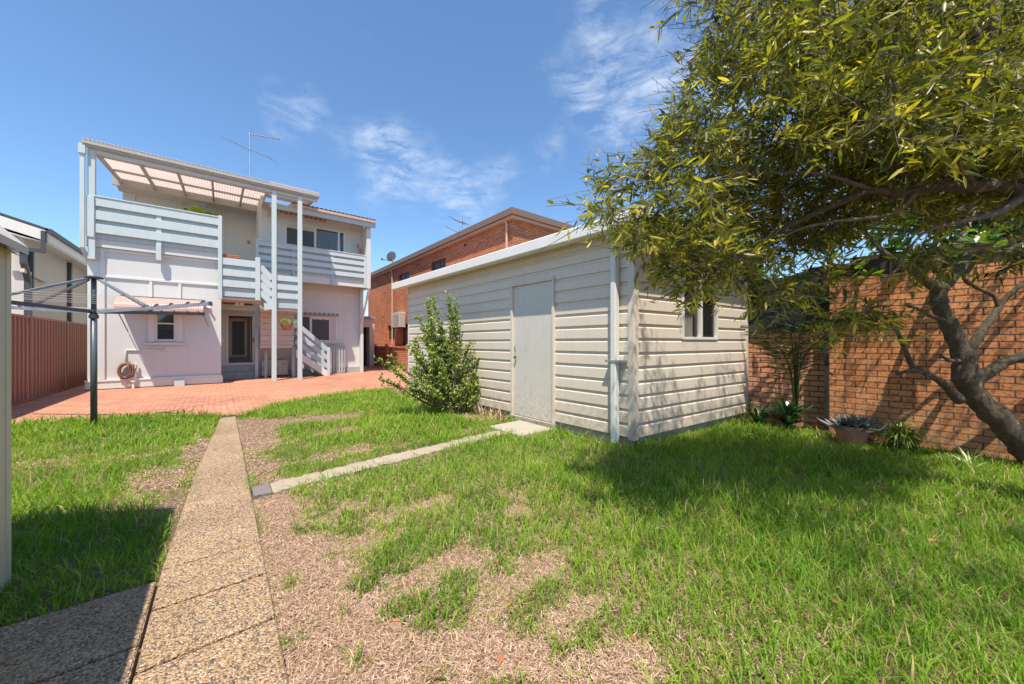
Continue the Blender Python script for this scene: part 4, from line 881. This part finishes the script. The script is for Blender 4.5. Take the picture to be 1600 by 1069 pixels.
# near left shed
L = empty('green_shed', (-1.9,1.5,0), 'pale green shed edge cut by the left frame, steep cream eave', 'shed')
MB().box(-2.9,-.856,-1.2,3.10,0,1.80).build('wall', M['shedgreen'], L)
MB().box(-.90,-.852,3.05,3.105,0,1.80).build('corner_trim', M['shedgreen'], L)
MB().prism([(-2.9,3.0,1.80),(-.857,3.0,1.80),(-1.9,3.0,2.93)], (0,.1,0)).build('gable', M['shedgreen'], L)
MB().prism([(-.80,-1.3,1.76),(-1.9,-1.3,2.98),(-3.0,-1.3,1.76),(-3.0,-1.3,1.72),(-1.9,-1.3,2.93),(-.80,-1.3,1.72)], (0,4.42,0)).build('roof', M['whitewall'], L)
MB().prism([(-.81,-1.28,1.70),(-1.0,-1.28,1.85),(-1.0,-1.28,1.80)], (0,4.38,0)).build('soffit', M['yellowsoffit'], L)

# ------------------------------------------------------------------ rotary clothesline
K = empty('clothesline', (-1.48,8.11,0), 'dark grey rotary clothes hoist standing at the lawn edge', 'clothesline')
kx, ky = -1.48, 8.11
MB().tube([(kx,ky,0),(kx,ky,1.68)], .036, 18).build('pole', M['hoist'], K, smooth=True)
MB().tube([(kx,ky,1.68),(kx,ky,2.22)], .029, 18).build('inner_pole', M['hoist'], K, smooth=True)
MB().lathe((kx,ky,2.20), [(.03,0),(.10,.015),(.105,.03),(.07,.05),(0,.06)], 24).build('cap', M['charcoal'], K)
MB().lathe((kx,ky,1.62), [(.037,0),(.052,.0),(.052,.05),(.04,.055),(.04,.09),(.058,.095),(.058,.13),(.03,.135)], 24).build('collar', M['charcoal'], K)
tips = []
for i, ang in enumerate((-41,48,139,228)):
    c_, s_ = math.cos(R(ang)), math.sin(R(ang)); Lr = 1.78 if i < 2 else 2.15
    tip = Vector((kx+c_*Lr, ky+s_*Lr, 1.83)); root = Vector((kx+c_*.06, ky+s_*.06, 1.72)); tips.append((root, tip, c_, s_))
    a_ = MB().beam(root, tip, .03, .05).build('arm', M['hoist' if i in (1,3) else 'hoistlt'], K)
    hk = MB()
    for t in (.42,.52,.65,.8,.93): p_ = root.lerp(tip, t); hk.beam(p_+Vector((0,0,.018)), p_+Vector((c_*.03,s_*.03,.05)), .036, .02)
    hk.beam(tip, tip+Vector((c_*.03,s_*.03,.005)), .045, .06); hk.build('line_hook', M['iron' if i != 0 else 'hoist'], a_)
    MB().beam((kx+c_*.08,ky+s_*.08,2.20), root.lerp(tip,.45)+Vector((0,0,.03)), .03, .03).build('strut', M['hoist' if i in (2,) else 'hoistlt'], K)
wl = MB()
for t in (.42,.52,.65,.8,.93):
    q = [r_.lerp(t_, t)+Vector((0,0,.045)) for r_, t_, _, _ in tips]
    for i in range(4):
        a, b = q[i], q[(i+1) % 4]; mid = (a+b)/2 - Vector((0,0,.012)); wl.tube([a, mid, b], .0028, 4)
wl.build('line', M['wire'], K)

# ------------------------------------------------------------------ vegetation
def branch_tube(mb, pts, r0, r1, n=8, wob=.0):
    rs = [r0+(r1-r0)*i/(len(pts)-1) for i in range(len(pts))]; mb.tube(pts, rs, n)
def smooth_path(pts, k=5, wob=0):
    """Catmull-Rom through (x,y,z,r) control points"""
    P0 = [np.array(p, float) for p in pts]; P0 = [2*P0[0]-P0[1]] + P0 + [2*P0[-1]-P0[-2]]; out = []
    for i in range(1, len(P0)-2):
        for j in range(k):
            t = j/k; a, b, c, d = P0[i-1:i+3]
            out.append(.5*((2*b)+(-a+c)*t+(2*a-5*b+4*c-d)*t*t+(-a+3*b-3*c+d)*t**3))
    out.append(P0[-2]); return out
def limb(mb, ctrl, n=12, k=6, wob=.04):
    pts = smooth_path([(*at(px, py, d), r) for px, py, d, r in ctrl], k)
    pts = [(Vector(p[:3]) , max(.002, p[3]*(1+random.uniform(-wob, wob)*2))) for p in pts]
    mb.tube([p for p, _ in pts], [r for _, r in pts], n); return pts
# ---- leaning frangipani-like tree in front of the brick wall
T1 = empty('leaning_tree', (6.15,-.62,0), 'grey trunked broad leaved tree leaning left in front of the speckled brick wall', 'tree')
tm = MB()
t_main = limb(tm, [(a_,b_,c_,r_*.8) for a_,b_,c_,r_ in [(1655,760,3.55,.18),(1610,705,3.6,.155),(1570,660,3.65,.135),(1530,625,3.7,.125),(1510,590,3.7,.12),(1505,550,3.7,.105),(1485,510,3.7,.095),(1468,475,3.7,.085),(1467,445,3.7,.082)]], 18, 8, .06)
tm.build('trunk', M['bark'], T1, smooth=True)
lm_ = [ [(1467,450,3.7,.07),(1450,440,3.65,.055),(1430,425,3.6,.045),(1405,410,3.6,.035),(1380,392,3.6,.028),(1350,360,3.7,.02)],
        [(1467,452,3.7,.072),(1490,430,3.7,.06),(1505,405,3.75,.055),(1500,380,3.8,.04),(1515,340,3.9,.03),(1530,290,4.0,.025),(1500,220,4.2,.02)],
        [(1505,428,3.72,.04),(1530,398,3.7,.032),(1565,392,3.7,.025),(1600,380,3.7,.02)],
        [(1505,405,3.75,.03),(1490,400,3.7,.02),(1480,392,3.7,.016),(1500,388,3.65,.014),(1525,378,3.6,.012)],
        [(1515,600,3.7,.07),(1545,580,3.65,.062),(1575,562,3.6,.058),(1620,550,3.5,.055),(1680,520,3.4,.04)],
        [(1516,545,3.7,.05),(1535,515,3.7,.04),(1555,488,3.7,.036),(1566,470,3.7,.03),(1590,448,3.65,.025),(1640,410,3.6,.02)],
        [(1562,482,3.7,.028),(1552,460,3.7,.022),(1530,450,3.7,.02),(1510,438,3.72,.02),(1502,425,3.72,.02)],
        [(1500,625,3.68,.055),(1470,595,3.65,.038),(1440,578,3.6,.034),(1425,570,3.6,.028),(1404,520,3.6,.022),(1388,500,3.6,.018),(1360,494,3.6,.014),(1352,478,3.6,.01)],
        [(1440,577,3.6,.026),(1422,578,3.58,.022),(1404,582,3.57,.019),(1402,585,3.57,.02)],
        [(1505,562,3.7,.035),(1485,562,3.66,.022),(1475,557,3.62,.018),(1472,556,3.61,.018)],
        [(1480,500,3.7,.035),(1455,492,3.66,.022),(1432,480,3.62,.018),(1420,477,3.6,.019),(1418,472,3.6,.019)]]
for c_ in lm_:
    mb = MB(); limb(mb, [(a_,b_,d_3,r_*.85) for a_,b_,d_3,r_ in c_], 12, 6, .07); mb.build('limb', M['bark'], T1, smooth=True)
# broad leaf rosettes
rose = []
tips_px = [(1432,405,3.55),(1525,378,3.5),(1545,372,3.6),(1490,395,3.6),(1345,300,4.2),(1300,110,4.8),(1330,90,4.8),(1270,130,4.8),(1350,60,4.9),(1290,60,4.9),(1230,130,4.9),(1200,150,5),(1380,30,5),(1460,60,5),(1180,190,5),(1560,340,4.5),(1600,330,4.5),(1480,330,4.6),(1420,350,4.6),(1400,390,4.6),(1360,430,4.5),(1250,380,4.8),(1300,400,4.8),(1340,420,4.8),(1620,250,4.5),(1560,250,4.6),(1500,200,4.8),(1440,250,4.8),(1300,260,5),(1230,250,5),(1380,150,5),(1540,130,4.8),(1600,100,4.8),(1420,120,5),(1480,150,5), (1260,200,5),(1320,180,5),(1390,330,4.8),(1330,350,4.8),(1550,60,4.9),(1500,20,5),(1400,-60,5),(1300,-40,5),(1550,-80,5),(1650,150,4.6),(1680,300,4.4),(1700,50,4.6)]
bl = MB()
for (px_, py_, d_2) in tips_px:
    c_ = at(px_, py_, d_2); rose.append(c_)
    src = at(1500+random.uniform(-60,60), 330, 4.1); mid = (src+c_)/2+Vector((0,0,-.15))
    if py_ < 370 : bl.tube([src, mid, c_], [.03,.018,.01], 6)
bl.build('branch', M['bark'], T1, smooth=True)
P0, D0, L0, W0 = [], [], [], []
for c_ in rose:
    for k in range(16 if c_.z < 3 else 26):
        a = random.uniform(0, 6.28); el = random.uniform(-.3, 1.0); off = Vector((random.gauss(0,.12),random.gauss(0,.12),random.gauss(0,.10))) if k > 11 else Vector((0,0,0))
        P0.append(c_+off); D0.append((math.cos(a)*math.cos(el), math.sin(a)*math.cos(el), math.sin(el))); L0.append(random.uniform(.14,.24)); W0.append(random.uniform(.055,.08))
leaves('crown', np.array([tuple(p) for p in P0]), np.array(D0), rng.normal(0,.3,(len(P0),3))+np.array([[0,0,0.01]])+np.cross(np.array(D0), [[0,0,1.]]), np.array(L0), np.array(W0), M['broadleaf'], T1, .12, .15)

# ---- overhanging narrow leaved tree
T2 = empty('overhanging_tree', (5.3,-1.9,0), 'narrow leaved olive green tree whose branches hang over the shed corner', 'tree')
nodes = []   # (Vector, radius)
LB = [[(1760,560,2.9,.13),(1720,420,2.9,.11),(1660,330,2.85,.085),(1600,303,2.8,.06),(1560,288,2.8,.055),(1520,290,2.8,.045),(1470,290,2.8,.036),(1430,296,2.8,.032),(1400,303,2.8,.030),(1365,296,2.8,.028),(1320,312,2.85,.026),(1260,338,2.9,.022),(1200,368,2.95,.017),(1150,400,3.0,.011),(1090,440,3.05,.006)],
      [(1430,300,2.8,.02),(1400,330,2.8,.016),(1350,340,2.85,.014),(1300,345,2.9,.012),(1240,360,2.95,.01),(1170,400,3.0,.007)],
      [(1660,330,2.85,.06),(1620,240,2.6,.045),(1585,205,2.5,.04),(1590,170,2.5,.035),(1560,90,2.5,.03),(1480,20,2.5,.03),(1400,5,2.5,.028),(1330,40,2.6,.018),(1280,95,2.7,.013),(1220,150,2.85,.009),(1150,200,3.0,.006)],
      [(1380,0,2.5,.026),(1402,30,2.55,.022),(1400,70,2.55,.02),(1388,110,2.6,.018),(1392,160,2.6,.016),(1395,190,2.6,.012)],
      [(1520,290,2.8,.03),(1490,240,2.75,.024),(1480,200,2.7,.018),(1440,160,2.7,.012),(1300,130,2.8,.008)],
      [(1560,90,2.5,.03),(1530,-60,2.4,.03),(1400,-180,2.2,.028),(1250,-250,2.0,.02),(1100,-220,2.0,.014)],
      [(1480,20,2.5,.02),(1380,-20,2.5,.016),(1260,-10,2.6,.012),(1160,10,2.7,.009),(1080,40,2.8,.005)],
      [(1600,303,2.8,.04),(1560,330,2.7,.028),(1500,345,2.7,.016),(1440,365,2.7,.010),(1400,420,2.7,.006),(1360,455,2.7,.004)],
      [(1365,296,2.8,.016),(1280,270,2.8,.012),(1180,270,2.85,.009),(1080,280,2.9,.006),(1000,300,3.0,.004)]]
LB = [[(a_, b_, c_*.82, r_*.8) for a_, b_, c_, r_ in l_] for l_ in LB]
for i, c_ in enumerate(LB):
    mb = MB(); pts = limb(mb, c_, 10, 5, .04)
    if i == 0: mb.tube([Vector((5.3,-1.9,-.05)), Vector((5.2,-1.7,.4)), Vector((5.0,-1.3,.8)), at(1760,560,2.38)], [.2,.17,.15,.13], 14)
    mb.build('trunk' if i == 0 else 'limb', M['bark' if i == 0 else 'twig'], T2, smooth=True)
    nodes += [(p, r) for p, r in pts]
poly = [(1060,0),(1090,50),(1078,110),(1100,150),(1058,185),(1035,225),(985,262),(935,285),(940,335),(1000,395),(1030,440),(1100,455),(1160,430),(1195,385),(1250,390),(1300,370),(1330,330),(1400,345),(1500,335),(1600,330),(1700,340),(1750,200),(1700,-100),(1500,-300),(1200,-260),(1050,-120)]
def inpoly(px_, py_):
    c_ = False; j = len(poly)-1
    for i in range(len(poly)):
        if (poly[i][1] > py_) != (poly[j][1] > py_) and px_ < (poly[j][0]-poly[i][0])*(py_-poly[i][1])/(poly[j][1]-poly[i][1])+poly[i][0]: c_ = not c_
        j = i
    return c_
cl = []
def dens(px_, py_):
    v = 1.0
    if px_ < 1230 and py_ < 200: v = .62
    if px_ < 1130 and py_ < 200: v = .40
    if px_ > 1200 and py_ > 315: v = .45
    if 950 < px_ < 1020 and py_ < 330: v = .6
    if py_ < -30: v = .25
    return v
while len(cl) < 1950:
    px_ = random.uniform(930, 1750); py_ = random.uniform(-300, 470)
    if inpoly(px_, py_) and random.random() < dens(px_, py_):
        base = 3.0 - .5*(px_-950)/700; off = random.gauss(0, .33)
        if px_ > 1130 and 225 < py_ < 400: off = .28 + abs(off)*1.2
        if px_ > 1350 and py_ < 130 and random.random() < .6: off = .2 + abs(off)
        cl.append(at(px_, py_, (base + off)*.82))
for k in range(90):
    px_ = random.uniform(1120, 1345); cl.append(at(px_, random.uniform(325, 415-max(0, px_-1200)*.35), 2.6+abs(random.gauss(0,.3))))
for k in range(60):   # sprays in front of the brick wall
    c0 = random.choice([(1335,485,2.9,20,7),(1290,435,2.9,30,9),(1340,495,2.9,22,6),(1215,462,2.9,12,4),(1180,430,3,20,20),(1440,400,2.8,12,20),(1590,395,2.6,10,20)])
    cl.append(at(c0[0]+random.gauss(0,c0[3]), c0[1]+random.gauss(0,c0[4]), c0[2]*.84+random.gauss(0,.05)))
for k in range(70):   # boughs above and beside the camera that shade the lawn
    cl.append(Vector((random.gauss(1.85,.28), random.uniform(-1.9,.5), random.gauss(3.5,.18))))
for k in range(210):
    cl.append(Vector((random.uniform(4.2,6.4), random.uniform(-2.6,1.0), random.uniform(3.0,4.3))))
for k in range(90):
    cl.append(Vector((random.gauss(3.3,.5), random.uniform(-3.0,-1.2), random.gauss(3.6,.2))))
NP = np.array([tuple(p) for p, r in nodes]); NR = [r for p, r in nodes]
ND = NP.copy(); order = sorted(cl, key=lambda c_: np.min(np.linalg.norm(NP-np.array(tuple(c_)), axis=1)))
tw = MB(); NPl = [tuple(p) for p in NP]; arr = np.zeros((len(NPl)+len(cl)*2+5, 3)); arr[:len(NPl)] = NP; cnt = len(NPl); rad = list(NR)
LP, LD, LLn, LW, LR = [], [], [], [], []
for c_ in order:
    cv = np.array(tuple(c_)); dist = np.linalg.norm(arr[:cnt]-cv, axis=1); j = int(np.argmin(dist)); s_ = Vector(arr[j]); dd = (c_-s_)
    r0 = min(rad[j]*.6, .004+.006*dd.length); r0 = max(r0, .0022)
    mid = s_.lerp(c_, .5) + Vector((random.gauss(0,.05),random.gauss(0,.05),random.gauss(0,.04)+.02))*min(1, dd.length*3)
    tw.tube([s_, mid, c_], [r0, r0*.75, .0018], 4 if r0 > .003 else 3, caps=False)
    arr[cnt] = tuple(mid); rad.append(r0*.8); cnt += 1; arr[cnt] = cv; rad.append(.003); cnt += 1
    dr = dd.normalized() if dd.length > .01 else Vector((-1,0,0))
    ctone = random.gauss(0, .16)
    for q in range(3):
        d1 = (dr*.7 + Vector((random.gauss(0,.6),random.gauss(0,.6),random.gauss(0,.45)-.05))).normalized(); ln = random.uniform(.12,.26)
        e = c_ + d1*ln; tw.tube([c_, c_+d1*ln*.5+Vector((0,0,.008)), e], [.0016,.0014,.0009], 3, caps=False)
        nlv = random.randint(7, 11)
        for i in range(nlv):
            t = (i+.6)/nlv; p_ = c_ + d1*ln*t
            s2 = Vector((random.gauss(0,1),random.gauss(0,1),random.gauss(0,.7))); s2 = (s2 - d1*s2.dot(d1)).normalized()
            d2 = (d1*random.uniform(.35,1.0) + s2*.85).normalized()
            LP.append(tuple(p_)); LD.append(tuple(d2)); LLn.append(random.uniform(.045,.092)); LW.append(random.uniform(.011,.018))
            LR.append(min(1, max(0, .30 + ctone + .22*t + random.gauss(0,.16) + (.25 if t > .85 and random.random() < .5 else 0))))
for (px_, py_, d_) in [(1085,20,2.8),(1090,70,2.8),(1085,110,2.85),(1075,170,2.9),(1050,205,2.9),(1010,240,2.95),(970,270,3.0),(945,290,3.0),(950,320,3.0),(1060,150,2.9),(1110,5,2.7),(1000,255,3.0),(1035,215,2.95)]:
    for q in range(5):
        d_ *= .82 if q == 0 else 1; a0 = at(px_+45+random.gauss(0,12), py_+random.gauss(8,14), d_); e_ = at(px_-random.uniform(5,50), py_+random.gauss(-2,20), d_+random.gauss(0,.06)); m0 = a0.lerp(e_,.5)+Vector((0,0,random.gauss(0,.03)))
        tw.tube([a0, m0, e_], [.0026,.002,.0012], 3, caps=False)
        for z_ in range(3):
            f0 = m0.lerp(e_, random.random()); tw.tube([f0, f0+Vector((random.gauss(0,.03),random.gauss(0,.03),random.gauss(0,.04)))], [.0014,.0009], 3, caps=False)
for k in range(750):   # leafless inner twigs
    c_ = random.choice(cl[:1900]); d1 = Vector((random.gauss(-.4,.6),random.gauss(.2,.6),random.gauss(-.05,.4))).normalized()*random.uniform(.15,.45)
    tw.tube([c_, c_+d1*.5+Vector((0,0,random.gauss(0,.03))), c_+d1], [.003,.0022,.0012], 3, caps=False)
tw.build('twigs', M['twig'], T2)
n = len(LP); print('tree leaves', n)
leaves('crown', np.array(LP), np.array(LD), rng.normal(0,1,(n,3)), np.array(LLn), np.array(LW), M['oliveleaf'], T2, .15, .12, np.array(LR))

# ---- jade-like shrub beside the shed
J = empty('shrub', (3.15,5.75,0), 'upright small leaved green shrub growing against the shed wall', 'shrub')
sj = MB(); LP, LD, LLn, LW = [], [], [], []
base = at(716,648,6.42); base.z = 0
tips_ = [(668,470,6.3),(680,465,6.35),(700,462,6.4),(712,470,6.4),(655,500,6.3),(645,545,6.1),(612,562,6.0),(592,574,5.9),(655,560,6.1),(670,540,6.2),(690,520,6.3),(710,510,6.4),(700,545,6.2),(720,540,6.4),(738,530,6.5),(735,560,6.4),(748,565,6.5),(745,590,6.4),(730,590,6.3),(715,600,6.2),(690,580,6.1),(665,590,6.1),(640,590,6.0),(740,615,6.4),(722,620,6.3),(676,500,6.3),(663,515,6.2),(705,490,6.4),(652,530,6.15),(690,500,6.3),(680,560,6.1),(655,575,6.0),(735,640,6.4)]
for (px_, py_, d2_) in tips_:
    for rep in range(2):
        tip = at(px_+random.gauss(0,4), py_+random.gauss(0,6)+rep*14, d2_+random.gauss(0,.10))
        b0 = base + Vector((random.gauss(0,.05),random.gauss(0,.05),0)); m1 = b0.lerp(tip,.4)+Vector((random.gauss(0,.06),random.gauss(0,.06),-.08)); m2 = b0.lerp(tip,.75)+Vector((random.gauss(0,.06),random.gauss(0,.06),-.03))
        pts = [Vector(p[:3]) for p in smooth_path([(*b0,0),(*m1,0),(*m2,0),(*tip,0)], 6)]
        sj.tube(pts, [.022-.019*i/(len(pts)-1) for i in range(len(pts))], 6)
        for i in range(7, len(pts)):
            for q in range(4):
                d1 = Vector((random.gauss(0,1),random.gauss(0,1),random.gauss(.5,.8))).normalized(); ln = random.uniform(.03,.12); c_ = pts[i]
                sj.tube([c_, c_+d1*ln], [.003,.002], 3, caps=False)
                for s_ in range(7):
                    p_ = c_ + d1*ln*(s_+1)/7; dd = Vector((random.gauss(0,1),random.gauss(0,1),random.gauss(.2,1))).normalized()
                    LP.append(tuple(p_)); LD.append(tuple(dd)); LLn.append(random.uniform(.026,.044)); LW.append(random.uniform(.02,.032))
sj.build('stem', M['stem'], J)
n = len(LP); leaves('foliage', np.array(LP), np.array(LD), rng.normal(0,1,(n,3)), np.array(LLn), np.array(LW), M['jade'], J, .1)
# dry weeds along the shed wall
n = 500; tt = rng.uniform(1.8,6.6,n); x = 3.58-.035*(tt) + rng.normal(0,.04,n); y = tt+2.4
k = ~((y > 3.45) & (y < 4.5)); x, y = x[k], y[k]; n = len(x)
o = blades('dry_weeds', np.stack([x,y,np.zeros(n)],1), np.abs(rng.normal(.4,.3,n)), rng.uniform(0,6.28,n), rng.uniform(.06,.28,n), np.full(n,.012), M['straw'], None, .5); stuff(o, 'dry brown weeds and litter along the foot of the shed', 'weeds')

# ---- plants in front of the brick wall
def strap(name, c, nlv, L0_, L1_, w, m, parent, lean0=.3, lean1=1.2, curl=.8):
    a = rng.uniform(0,6.28,nlv); return blades(name, np.array([tuple(c)]) + rng.normal(0,.015,(nlv,3))*[[1,1,0]], rng.uniform(lean0,lean1,nlv), a, rng.uniform(L0_,L1_,nlv), np.full(nlv,w)*rng.uniform(.7,1.2,nlv), m, parent, curl, None, np.zeros(nlv))
b1 = empty('strap_leaf_plant', (6.35,1.5,0), 'dark green strap leaved plant at the foot of the shorter brick wall', 'plant')
strap('leaves', (6.32,1.5,.08), 60, .35,.62, .05, M['bromleaf'], b1, .15,1.2,.7); strap('leaves', (6.3,1.85,.05), 30, .3,.5, .045, M['bromleaf'], b1, .15,1.2,.7)
pm = empty('young_palm', (6.55,1.45,0), 'tall thin young palm with feathery fronds against the short brick wall', 'palm')
mb = MB(); LP, LD = [], []
for (tx, ty, tz) in [(-.05,.0,2.55),(.05,.35,2.2),(-.1,-.30,2.1),(-.1,.55,1.55),(-.15,-.5,1.5),(-.2,.25,1.3)]:
    b0 = Vector((6.52,1.45,.1)); tip = Vector((6.5+tx*1.0,1.45+ty,tz)); mid = b0.lerp(tip,.55)+Vector((0,-ty*.35,.15))
    pts = [Vector(p[:3]) for p in smooth_path([(*b0,0),(*mid,0),(*tip,0)], 10)]; mb.tube(pts, [.014-.011*i/(len(pts)-1) for i in range(len(pts))], 6)
    for i in range(8, len(pts)):
        dr = (pts[i]-pts[i-1]).normalized()
        for s_ in (-1, 1):
            for q in range(1):
                p_ = pts[i-1].lerp(pts[i], q/2); sd = Vector((-.25*random.random(), s_, .15+random.uniform(-.2,.2))); LP.append(tuple(p_)); LD.append(tuple((sd+dr*.6).normalized()))
mb.build('stem', M['palmleaf'], pm)
n = len(LP); leaves('frond', np.array(LP), np.array(LD), rng.normal(0,1,(n,3)), rng.uniform(.22,.36,n), np.full(n,.010), M['palmleaf'], pm, .2,.25)
pt = empty('terracotta_pot', (6.1,.80,0), 'wide terracotta pot filled with grey leaved succulents on the grass', 'pot')
MB().lathe((6.1,.80,0), [(.0,.0),(.12,.0),(.168,.18),(.18,.18),(.184,.225),(.162,.225),(.155,.19),(.0,.19)], 32).build('pot', M['terracotta'], pt, smooth=False)
MB().lathe((6.1,.80,0), [(0,.20),(.15,.20)], 24).build('soil', M['soilpot'], pt)
n = 240; v = nrm(rng.normal(0,1,(n,3))); v[:,2] = np.abs(v[:,2])*.8
leaves('succulent', np.array([[6.1,.80,.20]]) + rng.normal(0,.065,(n,3))*[[1,1,.15]], v, np.cross(v, [[0,0,1.]])+.2*rng.normal(0,1,(n,3)), rng.uniform(.10,.22,n), rng.uniform(.03,.048,n), M['greyleaf'], pt, .2)
li = empty('liriope_clump', (6.25,.42,0), 'arching yellow green grassy clump right of the terracotta pot', 'plant')
strap('leaves', (6.22,.40,.02), 330, .28,.52, .016, M['liriope'], li, .1,.9,1.4)
wd = empty('small_weed', (5.3,-.15,0), 'small pale leafy weed in the grass below the brick wall', 'plant')
strap('leaves', (5.75,-.10,.02), 26, .12,.25, .016, M['variegated'], wd, .1,1.0,.5)

# ---- background trees
def bushball(name, label, c, r, nlv, lsize, m, trunk=True, cat='tree'):
    e = empty(name, (c[0], c[1], 0), label, cat)
    v = nrm(rng.normal(0,1,(nlv,3))); q = rng.random(nlv)**.45
    lump = 1+.25*np.sin(v[:,0]*5+c[0])*np.cos(v[:,1]*6)+.15*np.sin(v[:,2]*9)
    Pp = np.array([c]) + v*(q*lump)[:,None]*np.array([r])
    leaves('crown', Pp, nrm(rng.normal(0,1,(nlv,3))), rng.normal(0,1,(nlv,3)), rng.uniform(.7,1.3,nlv)*lsize, rng.uniform(.3,.5,nlv)*lsize, m, e, .1)
    mb = MB(); mb.tube([(c[0],c[1],0),(c[0]+.1,c[1],c[2]*.6),(c[0],c[1],c[2])], [.12,.09,.03], 8)
    for k in range(5): a = k*1.26; mb.tube([(c[0]+.05,c[1],c[2]*.55),(c[0]+r[0]*.6*math.cos(a),c[1]+r[1]*.6*math.sin(a),c[2]+r[2]*.3)], [.05,.015], 5)
    mb.build('trunk', M['bark'], e)
bushball('background_tree', 'leafy tree beyond the black shade cloth behind the shed corner', (9.2,3.6,2.5), (1.3,1.2,1.0), 5000, .12, M['bgleaf'])
bushball('background_tree', 'dark leafy tree behind the carport and speckled wall', (9.5,-.5,3.6), (1.8,2.0,.95), 5000, .16, M['broadleaf'])
bushball('background_tree', 'distant pale green tree seen between the white house and the flats', (7.3,31,2.5), (1.5,1.5,2.0), 2500, .22, M['bgleaf'])

# ------------------------------------------------------------------ camera, light, sky
cam = bpy.data.cameras.new('camera'); co = bpy.data.objects.new('camera', cam); C.objects.link(co)
cam.sensor_width = 36; cam.lens = F/1600*36; co.location = (0,0,H0); co.rotation_euler = (R(90), 0, -math.atan2(.6301,.7765)); cam.clip_start = .05; cam.clip_end = 1000
cam.shift_y = 0.001
S.camera = co
ldir = Vector((.30,.36,-1)).normalized(); elev = math.asin(-ldir.z); azi = math.atan2(-ldir.x, -ldir.y)   # azimuth of the sun from +Y towards +X
sl_ = bpy.data.lights.new('sun', 'SUN'); sl_.energy = 4.3; sl_.angle = R(.5); sl_.color = (1,.90,.76)
so_ = bpy.data.objects.new('sun', sl_); C.objects.link(so_); so_.rotation_euler = ldir.to_track_quat('-Z', 'Y').to_euler()
W = bpy.data.worlds.new('World'); S.world = W; W.use_nodes = True; nt = W.node_tree; bgk = nt.nodes['Background']
sky = nt.nodes.new('ShaderNodeTexSky'); sky.sky_type = 'NISHITA'; sky.sun_disc = False; sky.sun_elevation = elev; sky.sun_rotation = azi
sky.air_density = 1.0; sky.dust_density = .3; sky.ozone_density = 3.2
tc = nt.nodes.new('ShaderNodeTexCoord')
def cdir(px_, py_): return (at(px_, py_, 1.0) - Vector((0,0,H0))).normalized()
mp = nt.nodes.new('ShaderNodeMapping'); nt.links.new(tc.outputs['Generated'], mp.inputs[0]); mp.inputs['Scale'].default_value = (1.5,1.5,4.2); mp.inputs['Rotation'].default_value = (.3,.12,.5)
nW = noise(nt, tc.outputs['Generated'], 5.5, 5, .6)
wsub = nt.nodes.new('ShaderNodeVectorMath'); wsub.operation = 'SUBTRACT'; wsub.inputs[1].default_value = (.5,.5,.5); nt.links.new(nW.outputs['Color'], wsub.inputs[0])
wsc = nt.nodes.new('ShaderNodeVectorMath'); wsc.operation = 'SCALE'; wsc.inputs['Scale'].default_value = .30; nt.links.new(wsub.outputs[0], wsc.inputs[0])
wad = nt.nodes.new('ShaderNodeVectorMath'); wad.operation = 'ADD'; nt.links.new(tc.outputs['Generated'], wad.inputs[0]); nt.links.new(wsc.outputs[0], wad.inputs[1])
nA = noise(nt, mp.outputs[0], 7.0, 14, .66); nA.inputs['Distortion'].default_value = .45
nB = ramp(nt, nA.outputs['Fac'], [(.40, (0,0,0)), (.74, (.8,.8,.8))])
tot = None
for px_, py_, wdt, amp in [(625,245,.11,.85),(700,285,.10,.7),(760,290,.08,.5),(940,115,.12,.75),(1020,150,.13,.85),(985,205,.05,.6),(465,195,.07,.5),(860,255,.06,.3),(570,100,.04,.3),(1130,120,.12,.6),(540,245,.06,.3)]:
    dt = nt.nodes.new('ShaderNodeVectorMath'); dt.operation = 'DISTANCE'; nt.links.new(wad.outputs[0], dt.inputs[0]); dt.inputs[1].default_value = tuple(cdir(px_, py_))
    mr = nt.nodes.new('ShaderNodeMapRange'); mr.interpolation_type = 'SMOOTHSTEP'; mr.inputs[1].default_value = 0; mr.inputs[2].default_value = wdt*1.3; mr.inputs[3].default_value = amp; mr.inputs[4].default_value = 0
    nt.links.new(dt.outputs['Value'], mr.inputs[0])
    if tot is None: tot = mr.outputs[0]
    else:
        ad = nt.nodes.new('ShaderNodeMath'); ad.operation = 'MAXIMUM'; nt.links.new(tot, ad.inputs[0]); nt.links.new(mr.outputs[0], ad.inputs[1]); tot = ad.outputs[0]
mu = nt.nodes.new('ShaderNodeMath'); mu.operation = 'MULTIPLY'; nt.links.new(tot, mu.inputs[0]); nt.links.new(nB.outputs[0], mu.inputs[1])
skt = mixc(nt, sky.outputs[0], (.80,.95,1.02), 1.0, 'MULTIPLY')
skc = mixc(nt, skt, (5.6,5.9,6.3), mu.outputs[0])
nt.links.new(skc, bgk.inputs['Color']); bgk.inputs['Strength'].default_value = .125
vs_ = S.view_settings; vs_.view_transform = 'Standard'; vs_.look = 'None'; vs_.gamma = 1; vs_.exposure = .80; vs_.use_curve_mapping = False
S.cycles.max_bounces = 8; S.cycles.transparent_max_bounces = 8
